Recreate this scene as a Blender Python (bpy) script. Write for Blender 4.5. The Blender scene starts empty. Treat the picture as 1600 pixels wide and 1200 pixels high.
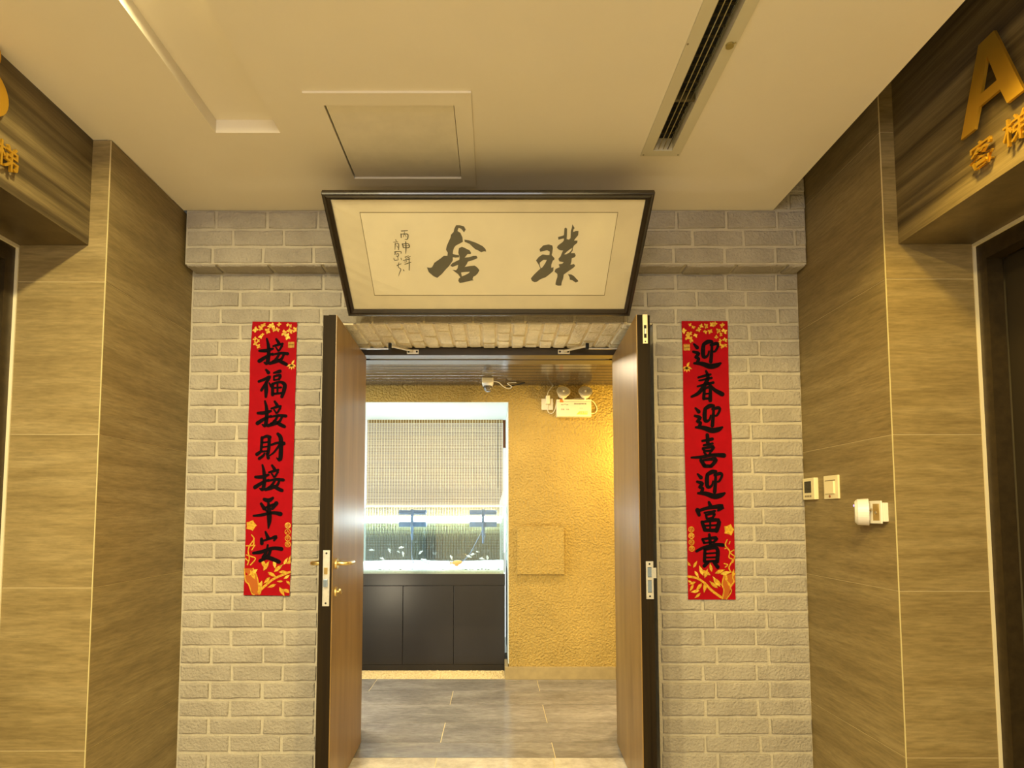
import bpy, bmesh, math, random
from mathutils import Vector, Matrix, Euler
from mathutils.geometry import tessellate_polygon
random.seed(7)
R = math.radians
SC = bpy.context.scene
COL = SC.collection

# ------------------------------------------------------------------ camera
cam_d = bpy.data.cameras.new('camera')
cam_d.sensor_fit = 'HORIZONTAL'; cam_d.sensor_width = 36.0
cam_d.lens = 915.0 / 1600.0 * 36.0
cam_d.shift_x = 27.0 / 1600.0
cam_d.shift_y = 146.0 / 1600.0
cam_d.clip_start = 0.05
cam = bpy.data.objects.new('camera', cam_d); COL.objects.link(cam)
cam.location = (0, 0, 1.30)
cam.rotation_euler = (math.pi / 2 + math.atan(0.0627), 0, 0)
SC.camera = cam

# ------------------------------------------------------------------ world, exposure, lights
w = bpy.data.worlds.new('world'); SC.world = w; w.use_nodes = True
w.node_tree.nodes['Background'].inputs[0].default_value = (0.9, 0.82, 0.62, 1)
w.node_tree.nodes['Background'].inputs[1].default_value = 0.05
SC.view_settings.view_transform = 'Standard'
SC.view_settings.look = 'None'
SC.view_settings.exposure = 0.08
SC.view_settings.gamma = 1.0
SC.view_settings.use_curve_mapping = False

def area(name, loc, rot, size, power, col, sy=None, shape='DISK', spread=180):
    l = bpy.data.lights.new(name, 'AREA'); l.energy = power; l.color = col; l.shape = shape; l.size = size
    if sy: l.size_y = sy
    l.spread = R(spread)
    o = bpy.data.objects.new(name, l); COL.objects.link(o); o.location = loc; o.rotation_euler = rot
    return o
def spot(name, loc, target, angle, blend, power, col, radius=0.03):
    l = bpy.data.lights.new(name, 'SPOT'); l.energy = power; l.color = col; l.spot_size = R(angle); l.spot_blend = blend
    l.shadow_soft_size = radius
    o = bpy.data.objects.new(name, l); COL.objects.link(o); o.location = loc
    o.rotation_euler = (Vector(target) - Vector(loc)).to_track_quat('-Z', 'Y').to_euler()
    return o
def point(name, loc, power, col, radius=0.05):
    l = bpy.data.lights.new(name, 'POINT'); l.energy = power; l.color = col; l.shadow_soft_size = radius
    o = bpy.data.objects.new(name, l); COL.objects.link(o); o.location = loc
    return o

WARM = (1.0, 0.84, 0.42); YEL = (1.0, 0.70, 0.17); COOL = (0.72, 0.90, 1.0)
# lobby: lamp in the ceiling slot, and the other ceiling lamps behind the camera
LOBBY = [
    area('slot_lamp_light', (-1.0, 1.50, 2.864), (0, 0, 0), 0.09, 26, WARM),
    area('lobby_lamp_light', (-1.0, 0.2, 2.864), (0, 0, 0), 0.12, 92, WARM),
    area('lobby_lamp_light', (-1.0, -0.9, 2.864), (0, 0, 0), 0.12, 120, WARM),
    area('lobby_lamp_light', (0.55, 0.55, 2.822), (0, 0, 0), 0.14, 62, (1.0, 0.76, 0.28)),
]
spot('lintel_spot_light', (1.27, 1.60, 2.822), (1.27, 1.60, 0), 134, 0.35, 85, YEL, 0.07)
# daylight from the lobby windows behind the camera
area('lobby_daylight', (-0.4, -2.5, 2.34), (R(84), 0, 0), 1.9, 48, (0.95, 0.95, 1.0), 0.8, 'RECTANGLE')
# corridor behind the door
point('corridor_wall_light', (1.25, 4.35, 1.80), 40, YEL, 0.06)
point('soffit_fill_light', (1.0, 3.86, 0.55), 14, (1, 0.82, 0.5), 0.08)  # added fill without a lamp, hidden by the right leaf, brightens the soffit
point('soffit_fill_light', (-1.05, 3.86, 0.55), 14, (1, 0.86, 0.6), 0.08)  # second added fill for the soffit, unseen behind the left leaf
area('corridor_daylight', (-2.0, 4.15, 1.2), (R(90), 0, R(-90)), 0.9, 30, COOL, 1.8, 'RECTANGLE')
area('corridor_lamp_light', (0.25, 4.05, 2.33), (0, 0, 0), 0.12, 12, (1, 0.80, 0.52))
area('corridor_lamp_light', (-0.9, 3.9, 2.33), (0, 0, 0), 0.12, 12, (1, 0.86, 0.66))
area('tank_toe_light', (-0.5, 4.90, 0.40), (R(0), 0, 0), 1.1, 0.8, (1, 0.75, 0.3), 0.05, 'RECTANGLE', 120)
# daylight that comes from behind the blind
area('daylight', (-0.55, 6.15, 1.7), (R(-90), 0, 0), 1.5, 10, (0.9, 0.96, 1.0), 1.6, 'RECTANGLE')

# ------------------------------------------------------------------ materials
def mat(name, col, rough=0.6, metal=0.0, var=0.0, vscale=8.0, bump=0.0, bscale=60.0, stretch=(1, 1, 1), col2=None,
        coat=0.0, emis=None, estr=0.0, spec=0.5, detail=6.0, bdist=0.01, ramp=(0.35, 0.65)):
    m = bpy.data.materials.new(name); m.use_nodes = True
    nt = m.node_tree; b = nt.nodes['Principled BSDF']
    b.inputs['Base Color'].default_value = (*col, 1); b.inputs['Roughness'].default_value = rough
    b.inputs['Metallic'].default_value = metal; b.inputs['Coat Weight'].default_value = coat
    b.inputs['Specular IOR Level'].default_value = spec
    if emis:
        b.inputs['Emission Color'].default_value = (*emis, 1); b.inputs['Emission Strength'].default_value = estr
    if var > 0 or bump > 0 or col2:
        g = nt.nodes.new('ShaderNodeNewGeometry'); mp = nt.nodes.new('ShaderNodeMapping')
        mp.inputs['Scale'].default_value = stretch
        nt.links.new(g.outputs['Position'], mp.inputs['Vector'])
    if var > 0 or col2:
        n = nt.nodes.new('ShaderNodeTexNoise'); n.inputs['Scale'].default_value = vscale; n.inputs['Detail'].default_value = detail
        n.inputs['Roughness'].default_value = 0.62
        nt.links.new(mp.outputs[0], n.inputs['Vector'])
        r = nt.nodes.new('ShaderNodeValToRGB')
        r.color_ramp.elements[0].position = ramp[0]; r.color_ramp.elements[1].position = ramp[1]
        c2 = col2 if col2 else tuple(min(1, c * (1 + var)) for c in col)
        c1 = col if col2 else tuple(c * (1 - var) for c in col)
        r.color_ramp.elements[0].color = (*c1, 1); r.color_ramp.elements[1].color = (*c2, 1)
        nt.links.new(n.outputs['Fac'], r.inputs[0]); nt.links.new(r.outputs[0], b.inputs['Base Color'])
    if bump > 0:
        n2 = nt.nodes.new('ShaderNodeTexNoise'); n2.inputs['Scale'].default_value = bscale; n2.inputs['Detail'].default_value = 4
        g2 = nt.nodes.new('ShaderNodeNewGeometry'); nt.links.new(g2.outputs['Position'], n2.inputs['Vector'])
        bp = nt.nodes.new('ShaderNodeBump'); bp.inputs['Strength'].default_value = bump; bp.inputs['Distance'].default_value = bdist
        nt.links.new(n2.outputs['Fac'], bp.inputs['Height']); nt.links.new(bp.outputs[0], b.inputs['Normal'])
    return m

def stone(name, c1, c2, c3, rough, axis_stretch, scale=1.0, spec=0.35):
    """wood-vein stone: long level bands with finer streaks in them"""
    m = bpy.data.materials.new(name); m.use_nodes = True
    nt = m.node_tree; b = nt.nodes['Principled BSDF']; b.inputs['Roughness'].default_value = rough
    b.inputs['Specular IOR Level'].default_value = spec
    g = nt.nodes.new('ShaderNodeNewGeometry'); mp = nt.nodes.new('ShaderNodeMapping'); mp.inputs['Scale'].default_value = axis_stretch
    nt.links.new(g.outputs['Position'], mp.inputs['Vector'])
    oi = nt.nodes.new('ShaderNodeObjectInfo'); ad = nt.nodes.new('ShaderNodeVectorMath'); ad.operation = 'ADD'
    sc = nt.nodes.new('ShaderNodeVectorMath'); sc.operation = 'SCALE'; sc.inputs['Scale'].default_value = 9.0
    cb = nt.nodes.new('ShaderNodeCombineXYZ')
    for k in range(3): nt.links.new(oi.outputs['Random'], cb.inputs[k])
    nt.links.new(cb.outputs[0], sc.inputs[0]); nt.links.new(mp.outputs[0], ad.inputs[0]); nt.links.new(sc.outputs[0], ad.inputs[1])
    n1 = nt.nodes.new('ShaderNodeTexNoise'); n1.inputs['Scale'].default_value = 1.6 * scale; n1.inputs['Detail'].default_value = 3; n1.inputs['Distortion'].default_value = 0.35
    n2 = nt.nodes.new('ShaderNodeTexNoise'); n2.inputs['Scale'].default_value = 12 * scale; n2.inputs['Detail'].default_value = 8; n2.inputs['Roughness'].default_value = 0.7
    for n in (n1, n2): nt.links.new(ad.outputs[0], n.inputs['Vector'])
    r1 = nt.nodes.new('ShaderNodeValToRGB'); e = r1.color_ramp.elements
    e[0].position = 0.32; e[0].color = (*c1, 1); e[1].position = 0.68; e[1].color = (*c3, 1)
    k = e.new(0.5); k.color = (*c2, 1)
    r2 = nt.nodes.new('ShaderNodeValToRGB'); e = r2.color_ramp.elements
    e[0].position = 0.33; e[0].color = (0.72, 0.72, 0.70, 1); e[1].position = 0.66; e[1].color = (1.17, 1.17, 1.17, 1)
    mx = nt.nodes.new('ShaderNodeMix'); mx.data_type = 'RGBA'; mx.blend_type = 'MULTIPLY'; mx.inputs[0].default_value = 1.0
    nt.links.new(n1.outputs['Fac'], r1.inputs[0]); nt.links.new(n2.outputs['Fac'], r2.inputs[0])
    nt.links.new(r1.outputs[0], mx.inputs[6]); nt.links.new(r2.outputs[0], mx.inputs[7])
    nt.links.new(mx.outputs[2], b.inputs['Base Color'])
    return m

M = {}
M['ceil'] = mat('ceiling_paint', (0.74, 0.68, 0.56), 0.75, var=0.015, vscale=3)
M['ceil_trim'] = mat('ceiling_trim_paint', (0.72, 0.69, 0.62), 0.7)
M['hatch'] = mat('hatch_panel_paint', (0.70, 0.645, 0.53), 0.75, var=0.035, vscale=14)
M['void'] = mat('void_paint', (0.16, 0.13, 0.09), 0.9)
M['brick'] = mat('painted_brick', (0.30, 0.268, 0.222), 0.9, var=0.0, col2=(0.385, 0.348, 0.29), vscale=5, bump=0.9, bscale=80, bdist=0.010)
M['brick_s'] = mat('lit_soffit_brick', (0.62, 0.54, 0.36), 0.88, var=0.0, col2=(0.80, 0.71, 0.50), vscale=9, bump=1.0, bscale=60, bdist=0.012)  # light from the corridor put into a brighter copy of the brick colour
M['mortar_s'] = mat('lit_soffit_mortar', (0.66, 0.56, 0.36), 0.9, var=0.08, vscale=20)  # mortar colour lightened to match, as if lit through the doorway
M['mortar'] = mat('painted_mortar', (0.455, 0.41, 0.325), 0.9, var=0.05, vscale=20, bump=0.6, bscale=70, bdist=0.008)
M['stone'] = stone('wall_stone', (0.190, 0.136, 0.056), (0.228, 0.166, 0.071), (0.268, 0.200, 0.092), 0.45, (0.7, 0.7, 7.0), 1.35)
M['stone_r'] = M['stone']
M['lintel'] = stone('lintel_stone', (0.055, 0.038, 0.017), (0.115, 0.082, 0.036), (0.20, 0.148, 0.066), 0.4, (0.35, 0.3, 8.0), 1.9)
M['bead'] = mat('pale_edge_bead', (0.52, 0.44, 0.22), 0.5)
M['trim'] = mat('pale_metal_trim', (0.80, 0.72, 0.52), 0.35, 0.3)
M['lift_frame'] = mat('dark_bronze_frame', (0.045, 0.03, 0.012), 0.4, 0.5, var=0.2, vscale=30)
M['lift_door'] = mat('dark_bronze_door', (0.03, 0.021, 0.01), 0.5, 0.4)
M['gold'] = mat('gold_metal', (0.72, 0.42, 0.04), 0.33, 0.85)
M['gold_side'] = M['gold']
M['floor'] = stone('lobby_floor_stone', (0.45, 0.40, 0.32), (0.52, 0.46, 0.37), (0.58, 0.52, 0.42), 0.12, (1, 1, 1), 1.0, 0.6)
M['tile'] = stone('corridor_floor_stone', (0.17, 0.15, 0.13), (0.22, 0.195, 0.17), (0.29, 0.26, 0.225), 0.2, (1.5, 4.5, 1), 1.0, 0.6)
M['grout'] = mat('pale_grout', (0.62, 0.50, 0.27), 0.8)
M['frame'] = mat('black_wood_frame', (0.012, 0.007, 0.004), 0.28, var=0.3, vscale=30, coat=0.3)
M['silk'] = mat('pale_silk_mount', (0.60, 0.535, 0.39), 0.8, var=0.05, vscale=6, bump=0.15, bscale=300, bdist=0.001)
M['paper'] = mat('rice_paper', (0.68, 0.62, 0.47), 0.8, var=0.03, vscale=6)
M['line'] = mat('thin_line_ink', (0.14, 0.11, 0.04), 0.8)
M['ink'] = mat('brush_ink', (0.045, 0.04, 0.02), 0.7)
M['ink2'] = mat('banner_ink', (0.004, 0.002, 0.004), 0.85, spec=0.1)
M['red'] = mat('red_paper', (0.30, 0.0006, 0.006), 0.75, var=0.08, vscale=14, bump=0.1, bscale=20, spec=0.12)
M['goldink'] = mat('gold_print', (0.55, 0.31, 0.025), 0.4, 0.15, var=0.3, vscale=90)
M['goldink3'] = mat('bright_gold_print', (0.66, 0.44, 0.06), 0.4, 0.15, var=0.3, vscale=90)
M['goldink2'] = mat('deep_gold_print', (0.40, 0.10, 0.010), 0.4, 0.1)
def wood(name, a, b_, rough, coat, sx=14.0):
    m = mat(name, a, rough, col2=b_, vscale=1.0, stretch=(sx, sx, 1.1), detail=8, coat=coat, ramp=(0.3, 0.72)); return m
M['leaf'] = wood('door_veneer', (0.16, 0.088, 0.022), (0.30, 0.178, 0.052), 0.40, 0.0, 9)
M['leafedge'] = wood('dark_door_edge', (0.009, 0.005, 0.002), (0.020, 0.012, 0.0035), 0.65, 0.0, 40)
M['leafedge'].node_tree.nodes['Principled BSDF'].inputs['Specular IOR Level'].default_value = 0.12
M['header'] = wood('dark_door_frame', (0.022, 0.014, 0.007), (0.045, 0.03, 0.014), 0.3, 0.3, 3)
M['steel'] = mat('brushed_steel', (0.66, 0.65, 0.62), 0.38, 0.75, var=0.08, vscale=60)
M['hole'] = mat('dark_hole', (0.01, 0.01, 0.01), 0.8)
M['blue'] = mat('bolt_metal', (0.35, 0.47, 0.72), 0.25, 0.8)
M['brass'] = mat('satin_brass', (0.66, 0.50, 0.22), 0.28, 0.95)
M['silver'] = mat('closer_paint', (0.75, 0.70, 0.55), 0.35, 0.6)
M['stucco'] = mat('yellow_stucco', (0.47, 0.315, 0.075), 0.8, var=0.06, vscale=4, bump=1.0, bscale=60, bdist=0.03)
M['baseboard'] = mat('stone_baseboard', (0.36, 0.27, 0.12), 0.4, var=0.12, vscale=12)
M['niche'] = mat('white_niche_paint', (0.66, 0.72, 0.69), 0.6)
M['slat'] = mat('glossy_ceiling_slat', (0.10, 0.075, 0.055), 0.16, 0.55)
M['white'] = mat('white_plastic', (0.70, 0.67, 0.60), 0.4)
M['whitec'] = mat('cream_plastic', (0.80, 0.70, 0.44), 0.4)
M['sensor'] = mat('white_sensor_plastic', (0.70, 0.66, 0.64), 0.3)
M['screen'] = mat('dark_screen', (0.03, 0.025, 0.01), 0.2)
M['grey'] = mat('grey_print', (0.25, 0.20, 0.12), 0.7)
M['orange'] = mat('orange_print', (0.85, 0.20, 0.02), 0.5)
M['yellowp'] = mat('yellow_print', (0.86, 0.62, 0.05), 0.5)
M['lens'] = mat('lamp_reflector', (0.80, 0.72, 0.48), 0.2, 0.4)
M['dome'] = mat('smoked_dome', (0.12, 0.10, 0.07), 0.06, 0.4, coat=1.0)
M['vent'] = mat('vent_frame_paint', (0.56, 0.52, 0.38), 0.5)
M['louver'] = mat('dark_louver', (0.10, 0.085, 0.04), 0.45, 0.2)
M['louver2'] = mat('olive_louver_edge', (0.34, 0.29, 0.13), 0.4, 0.3)
M['cab'] = wood('dark_cabinet_laminate', (0.008, 0.006, 0.0055), (0.014, 0.011, 0.010), 0.36, 0.0, 4)
M['bamboo'] = mat('bamboo_slat', (0.22, 0.12, 0.022), 0.6, col2=(0.42, 0.27, 0.075), vscale=1.0, stretch=(1.2, 1, 160), detail=5)
M['string'] = mat('blind_string', (0.88, 0.80, 0.52), 0.7)
M['gravel'] = mat('beige_gravel', (0.62, 0.48, 0.24), 0.8, var=0.25, vscale=60)
M['sand'] = mat('white_sand', (0.88, 0.90, 0.90), 0.8, var=0.1, vscale=50)
M['weed'] = mat('dark_green_plant', (0.10, 0.17, 0.10), 0.7, var=0.3, vscale=50)
M['fish'] = mat('white_fish', (0.92, 0.93, 0.95), 0.4)
M['fish2'] = mat('orange_fish', (0.95, 0.45, 0.12), 0.4)
M['pump'] = mat('blue_grey_pump', (0.20, 0.30, 0.52), 0.4)
M['tankback'] = mat('tank_backing', (0.30, 0.36, 0.35), 0.7, var=0.15, vscale=5)
M['lampbar'] = mat('tank_lamp', (1, 1, 1), 0.5, emis=(0.86, 0.94, 1.0), estr=32.0)
M['lampdisc'] = mat('ceiling_lamp_glow', (1, 1, 1), 0.5, emis=(1.0, 0.86, 0.55), estr=30.0)
M['pane'] = mat('daylit_pane', (1, 1, 1), 0.5, emis=(0.85, 0.93, 1.0), estr=0.55)
M['wallplain'] = mat('cream_wall_paint', (0.60, 0.52, 0.38), 0.7)
M['woodpost'] = mat('brown_wood_post', (0.28, 0.11, 0.03), 0.5)
M['rim'] = mat('tank_rim', (0.85, 0.85, 0.72), 0.4)

def glassmat(name, tint, refl=0.9, rough=0.0, haze=0.0):
    m = bpy.data.materials.new(name); m.use_nodes = True; nt = m.node_tree; nt.nodes.clear()
    o = nt.nodes.new('ShaderNodeOutputMaterial'); t = nt.nodes.new('ShaderNodeBsdfTransparent'); t.inputs[0].default_value = (*tint, 1)
    gl = nt.nodes.new('ShaderNodeBsdfGlossy'); gl.inputs['Roughness'].default_value = rough
    gl.inputs['Color'].default_value = (refl, refl, refl, 1)
    fr = nt.nodes.new('ShaderNodeFresnel'); fr.inputs[0].default_value = 1.45
    mx = nt.nodes.new('ShaderNodeMixShader')
    nt.links.new(fr.outputs[0], mx.inputs[0]); nt.links.new(t.outputs[0], mx.inputs[1]); nt.links.new(gl.outputs[0], mx.inputs[2])
    if haze:
        df = nt.nodes.new('ShaderNodeBsdfDiffuse'); df.inputs[0].default_value = (0.8, 0.76, 0.62, 1)
        m2 = nt.nodes.new('ShaderNodeMixShader'); m2.inputs[0].default_value = haze
        nt.links.new(mx.outputs[0], m2.inputs[1]); nt.links.new(df.outputs[0], m2.inputs[2]); mx = m2
    nt.links.new(mx.outputs[0], o.inputs[0]); return m
M['glass'] = glassmat('clear_glass', (0.97, 0.99, 0.98))
M['film'] = glassmat('plastic_film', (0.99, 0.985, 0.96), 0.9, 0.05, 0.035)
M['water'] = glassmat('tank_water', (0.86, 0.95, 0.93), 0.9)

# ------------------------------------------------------------------ outlines of the writing and printed ornament, in millimetres
INK_L= [[[(-1209,2138,9.9),(-1174,2140,13.7),(-1141,2149,8.7)],[(-1173,2201,7.4),(-1164,2164,12.4),(-1162,2117,13.7),(-1169,2074,13.7),(-1184,2078,6.2)],[(-1209,2085,14.9),(-1176,2106,12.4),(-1141,2124,7.4)],[(-1124,2199,8.7),(-1111,2179,12.4)],[(-1139,2163,7.4),(-1112,2170,9.9),(-1091,2175,8.7)],[(-1125,2156,6.2),(-1113,2138,7.4)],[(-1094,2164,8.7),(-1108,2140,7.4)],[(-1142,2117,7.4),(-1104,2126,9.9),(-1065,2123,12.4)],[(-1107,2121,8.7),(-1124,2094,9.9),(-1138,2082,11.2)],[(-1124,2096,9.9),(-1089,2077,13.7),(-1070,2068,12.4)],[(-1085,2115,8.7),(-1102,2090,11.2),(-1155,2073,12.4)]],[[(-1173,2039,8.7),(-1161,2025,13.7)],[(-1209,1979,9.9),(-1180,1990,11.2),(-1153,2004,9.9),(-1170,1974,11.2),(-1195,1933,9.9)],[(-1171,1974,11.2),(-1170,1936,14.9),(-1171,1900,9.9)],[(-1156,1971,6.2),(-1145,1953,9.9)],[(-1133,2023,7.4),(-1102,2032,13.7)],[(-1132,2004,7.4),(-1132,1987,7.4)],[(-1132,2006,7.4),(-1100,2011,11.2),(-1106,1990,8.7)],[(-1130,1987,7.4),(-1106,1990,7.4)],[(-1138,1966,11.2),(-1137,1910,12.4)],[(-1138,1966,9.9),(-1101,1976,9.9),(-1077,1964,14.9),(-1078,1936,14.9),(-1089,1900,12.4)],[(-1134,1945,7.4),(-1094,1948,7.4)],[(-1113,1970,7.4),(-1112,1917,7.4)],[(-1134,1914,8.7),(-1092,1919,8.7)]],[[(-1210,1815,9.9),(-1175,1817,13.7),(-1143,1826,8.7)],[(-1175,1877,7.4),(-1166,1841,12.4),(-1164,1795,13.7),(-1170,1752,13.7),(-1185,1756,6.2)],[(-1210,1763,14.9),(-1178,1784,12.4),(-1142,1801,7.4)],[(-1125,1875,8.7),(-1112,1856,12.4)],[(-1141,1839,7.4),(-1113,1847,9.9),(-1094,1851,8.7)],[(-1127,1832,6.2),(-1115,1815,7.4)],[(-1096,1841,8.7),(-1110,1817,7.4)],[(-1144,1795,7.4),(-1106,1803,9.9),(-1067,1800,12.4)],[(-1109,1798,8.7),(-1125,1771,9.9),(-1140,1760,11.2)],[(-1126,1774,9.9),(-1091,1755,13.7),(-1072,1746,12.4)],[(-1087,1793,8.7),(-1104,1767,11.2),(-1156,1751,12.4)]],[[(-1185,1689,11.2),(-1186,1652,11.2),(-1189,1619,8.7)],[(-1185,1686,8.7),(-1163,1696,11.2),(-1145,1691,13.7)],[(-1148,1693,12.4),(-1148,1645,12.4),(-1152,1607,11.2)],[(-1181,1663,6.2),(-1155,1667,6.2)],[(-1182,1640,6.2),(-1154,1644,6.2)],[(-1183,1618,7.4),(-1154,1620,7.4)],[(-1186,1620,9.9),(-1208,1604,13.7)],[(-1196,1582,11.2),(-1178,1595,9.9),(-1170,1607,7.4)],[(-1158,1607,8.7),(-1150,1585,12.4)],[(-1136,1652,8.7),(-1106,1662,9.9),(-1074,1659,14.9)],[(-1105,1708,11.2),(-1090,1688,16.1),(-1087,1633,16.1),(-1090,1577,14.9),(-1107,1585,5.0)],[(-1096,1650,8.7),(-1121,1615,7.4),(-1144,1597,5.0)]],[[(-1213,1488,9.9),(-1179,1489,13.7),(-1147,1499,8.7)],[(-1179,1549,7.4),(-1170,1513,12.4),(-1167,1468,13.7),(-1174,1426,13.7),(-1189,1430,6.2)],[(-1214,1436,14.9),(-1181,1457,12.4),(-1146,1474,7.4)],[(-1130,1547,8.7),(-1117,1528,12.4)],[(-1145,1512,7.4),(-1118,1519,9.9),(-1098,1524,8.7)],[(-1131,1505,6.2),(-1119,1488,7.4)],[(-1100,1513,8.7),(-1114,1489,7.4)],[(-1148,1468,7.4),(-1110,1476,9.9),(-1072,1473,12.4)],[(-1113,1471,8.7),(-1130,1445,9.9),(-1144,1433,11.2)],[(-1130,1447,9.9),(-1096,1428,13.7),(-1077,1420,12.4)],[(-1092,1466,8.7),(-1108,1441,11.2),(-1160,1425,12.4)]],[[(-1166,1375,12.4),(-1143,1369,16.1),(-1122,1382,9.9)],[(-1181,1353,9.9),(-1165,1329,14.9)],[(-1104,1355,16.1),(-1124,1328,11.2)],[(-1157,1333,8.7),(-1117,1349,9.9)],[(-1218,1292,7.4),(-1178,1296,11.2),(-1123,1307,11.2),(-1082,1301,16.1)],[(-1144,1354,9.9),(-1139,1304,17.4),(-1138,1264,16.1),(-1142,1229,5.0)],[(-1161,1325,7.4),(-1147,1311,7.4)]],[[(-1156,1211,7.4),(-1143,1181,14.9)],[(-1175,1175,11.2),(-1173,1153,13.7)],[(-1172,1165,7.4),(-1132,1177,8.1),(-1102,1187,12.4),(-1112,1168,7.4)],[(-1214,1105,9.9),(-1173,1111,13.7),(-1118,1129,12.4),(-1074,1125,14.9)],[(-1143,1145,7.4),(-1148,1114,9.9),(-1163,1084,14.9)],[(-1163,1084,13.7),(-1128,1079,14.9),(-1085,1061,14.9)],[(-1127,1126,9.9),(-1141,1089,12.4),(-1180,1066,12.4)]]]
INK_R= [[[(1024,2173,7.4),(1040,2155,14.9)],[(1020,2133,9.9),(1047,2123,13.7),(1030,2104,8.7),(1047,2097,12.4),(1039,2077,11.2)],[(1024,2073,8.7),(1061,2071,16.1),(1105,2057,19.9),(1140,2063,17.4),(1159,2073,8.7)],[(1074,2170,13.7),(1070,2140,16.1),(1073,2106,13.7),(1093,2112,8.7),(1101,2136,6.2)],[(1074,2172,12.4),(1097,2185,16.1),(1117,2186,11.2)],[(1112,2168,11.2),(1141,2176,12.4),(1148,2164,9.9),(1134,2137,8.7),(1119,2133,6.2)],[(1117,2172,8.7),(1114,2127,12.4),(1109,2081,13.7)]],[[(1043,1999,7.4),(1076,2008,9.9),(1106,2015,8.7)],[(1047,1983,6.2),(1111,1997,9.9)],[(1039,1953,7.4),(1075,1962,9.9),(1120,1973,9.9)],[(1084,2032,8.7),(1093,1999,13.7),(1072,1955,14.9),(1042,1918,13.7),(1007,1900,8.7)],[(1095,1970,9.9),(1124,1936,13.7),(1164,1913,17.4)],[(1073,1938,11.2),(1069,1890,12.4)],[(1074,1940,8.7),(1102,1946,11.2),(1102,1881,14.9)],[(1076,1914,6.2),(1099,1917,6.2)],[(1073,1890,8.7),(1098,1891,8.7)]],[[(1026,1841,7.4),(1042,1823,14.9)],[(1023,1801,9.9),(1049,1791,13.7),(1032,1772,8.7),(1050,1766,12.4),(1042,1746,11.2)],[(1026,1742,8.7),(1063,1740,16.1),(1107,1726,19.9),(1141,1732,17.4),(1160,1742,8.7)],[(1076,1838,13.7),(1072,1808,16.1),(1075,1775,13.7),(1095,1780,8.7),(1103,1804,6.2)],[(1076,1839,12.4),(1099,1852,16.1),(1119,1853,11.2)],[(1114,1836,11.2),(1143,1843,12.4),(1150,1832,9.9),(1136,1805,8.7),(1120,1801,6.2)],[(1119,1839,8.7),(1115,1795,12.4),(1110,1750,13.7)]],[[(1083,1703,13.7),(1085,1658,13.7)],[(1057,1672,8.7),(1108,1682,12.4)],[(1064,1650,8.7),(1109,1659,8.7)],[(1060,1633,11.2),(1067,1622,9.9)],[(1061,1634,8.7),(1112,1643,12.4),(1102,1622,9.9)],[(1067,1620,8.7),(1102,1623,8.7)],[(1064,1614,7.4),(1074,1602,9.9)],[(1099,1619,8.7),(1091,1602,7.4)],[(1000,1587,7.4),(1054,1590,12.4),(1104,1600,12.4),(1165,1598,17.4)],[(1048,1573,13.7),(1064,1547,16.1)],[(1061,1574,8.7),(1121,1580,14.9),(1110,1555,13.7),(1095,1543,12.4)],[(1065,1544,13.7),(1100,1543,12.4)]],[[(1029,1503,7.4),(1045,1486,14.9)],[(1026,1464,9.9),(1052,1454,13.7),(1035,1436,8.7),(1053,1430,12.4),(1045,1410,11.2)],[(1029,1406,8.7),(1066,1404,16.1),(1110,1390,19.9),(1144,1396,17.4),(1163,1406,8.7)],[(1079,1501,13.7),(1075,1471,16.1),(1078,1438,13.7),(1098,1443,8.7),(1106,1467,6.2)],[(1079,1502,12.4),(1102,1514,16.1),(1122,1516,11.2)],[(1116,1498,11.2),(1145,1506,12.4),(1152,1494,9.9),(1138,1468,8.7),(1123,1464,6.2)],[(1121,1502,8.7),(1118,1458,12.4),(1113,1413,13.7)]],[[(1083,1361,9.9),(1089,1344,14.9)],[(1024,1320,17.4),(1032,1296,12.4)],[(1033,1318,11.2),(1079,1332,12.4),(1150,1339,17.4),(1128,1319,8.7)],[(1059,1307,7.4),(1112,1316,8.7)],[(1066,1297,8.7),(1070,1278,8.7)],[(1068,1296,7.4),(1109,1304,9.9),(1100,1283,8.7)],[(1070,1277,7.4),(1100,1282,7.4)],[(1046,1260,12.4),(1059,1222,14.9)],[(1048,1260,8.7),(1128,1270,14.9),(1118,1217,16.1)],[(1057,1241,7.4),(1118,1245,7.4)],[(1087,1264,7.4),(1086,1218,7.4)],[(1058,1220,12.4),(1115,1218,13.7)]],[[(1081,1198,9.9),(1085,1155,12.4)],[(1046,1174,8.7),(1054,1158,9.9)],[(1046,1174,7.4),(1116,1181,12.4),(1104,1161,8.7)],[(1053,1155,7.4),(1101,1160,7.4)],[(1015,1114,9.9),(1051,1132,11.2),(1112,1147,12.4),(1149,1144,13.7)],[(1058,1128,11.2),(1054,1063,12.4)],[(1058,1122,8.7),(1118,1129,13.7),(1118,1063,14.9)],[(1061,1102,6.2),(1115,1106,6.2)],[(1060,1082,6.2),(1114,1084,6.2)],[(1057,1062,8.7),(1115,1066,8.7)],[(1072,1057,9.9),(1053,1041,13.7)],[(1100,1060,11.2),(1120,1035,14.9)]]]
EDGE_L= ([(-1250,2292),(-1258,2098),(-1257,1932),(-1258,1668),(-1257,1440),(-1257,1182),(-1257,1022),(-1259,895)],[(-1019,2289),(-1020,2098),(-1021,1932),(-1021,1668),(-1024,1440),(-1025,1182),(-1026,1022),(-1028,892)])
EDGE_R= ([(963,2294),(966,2098),(965,1886),(966,1636),(968,1408),(969,1150),(969,990),(969,873)],[(1201,2294),(1201,2098),(1200,1886),(1208,1701),(1208,1408),(1208,1150),(1207,990),(1207,873)])
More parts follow.
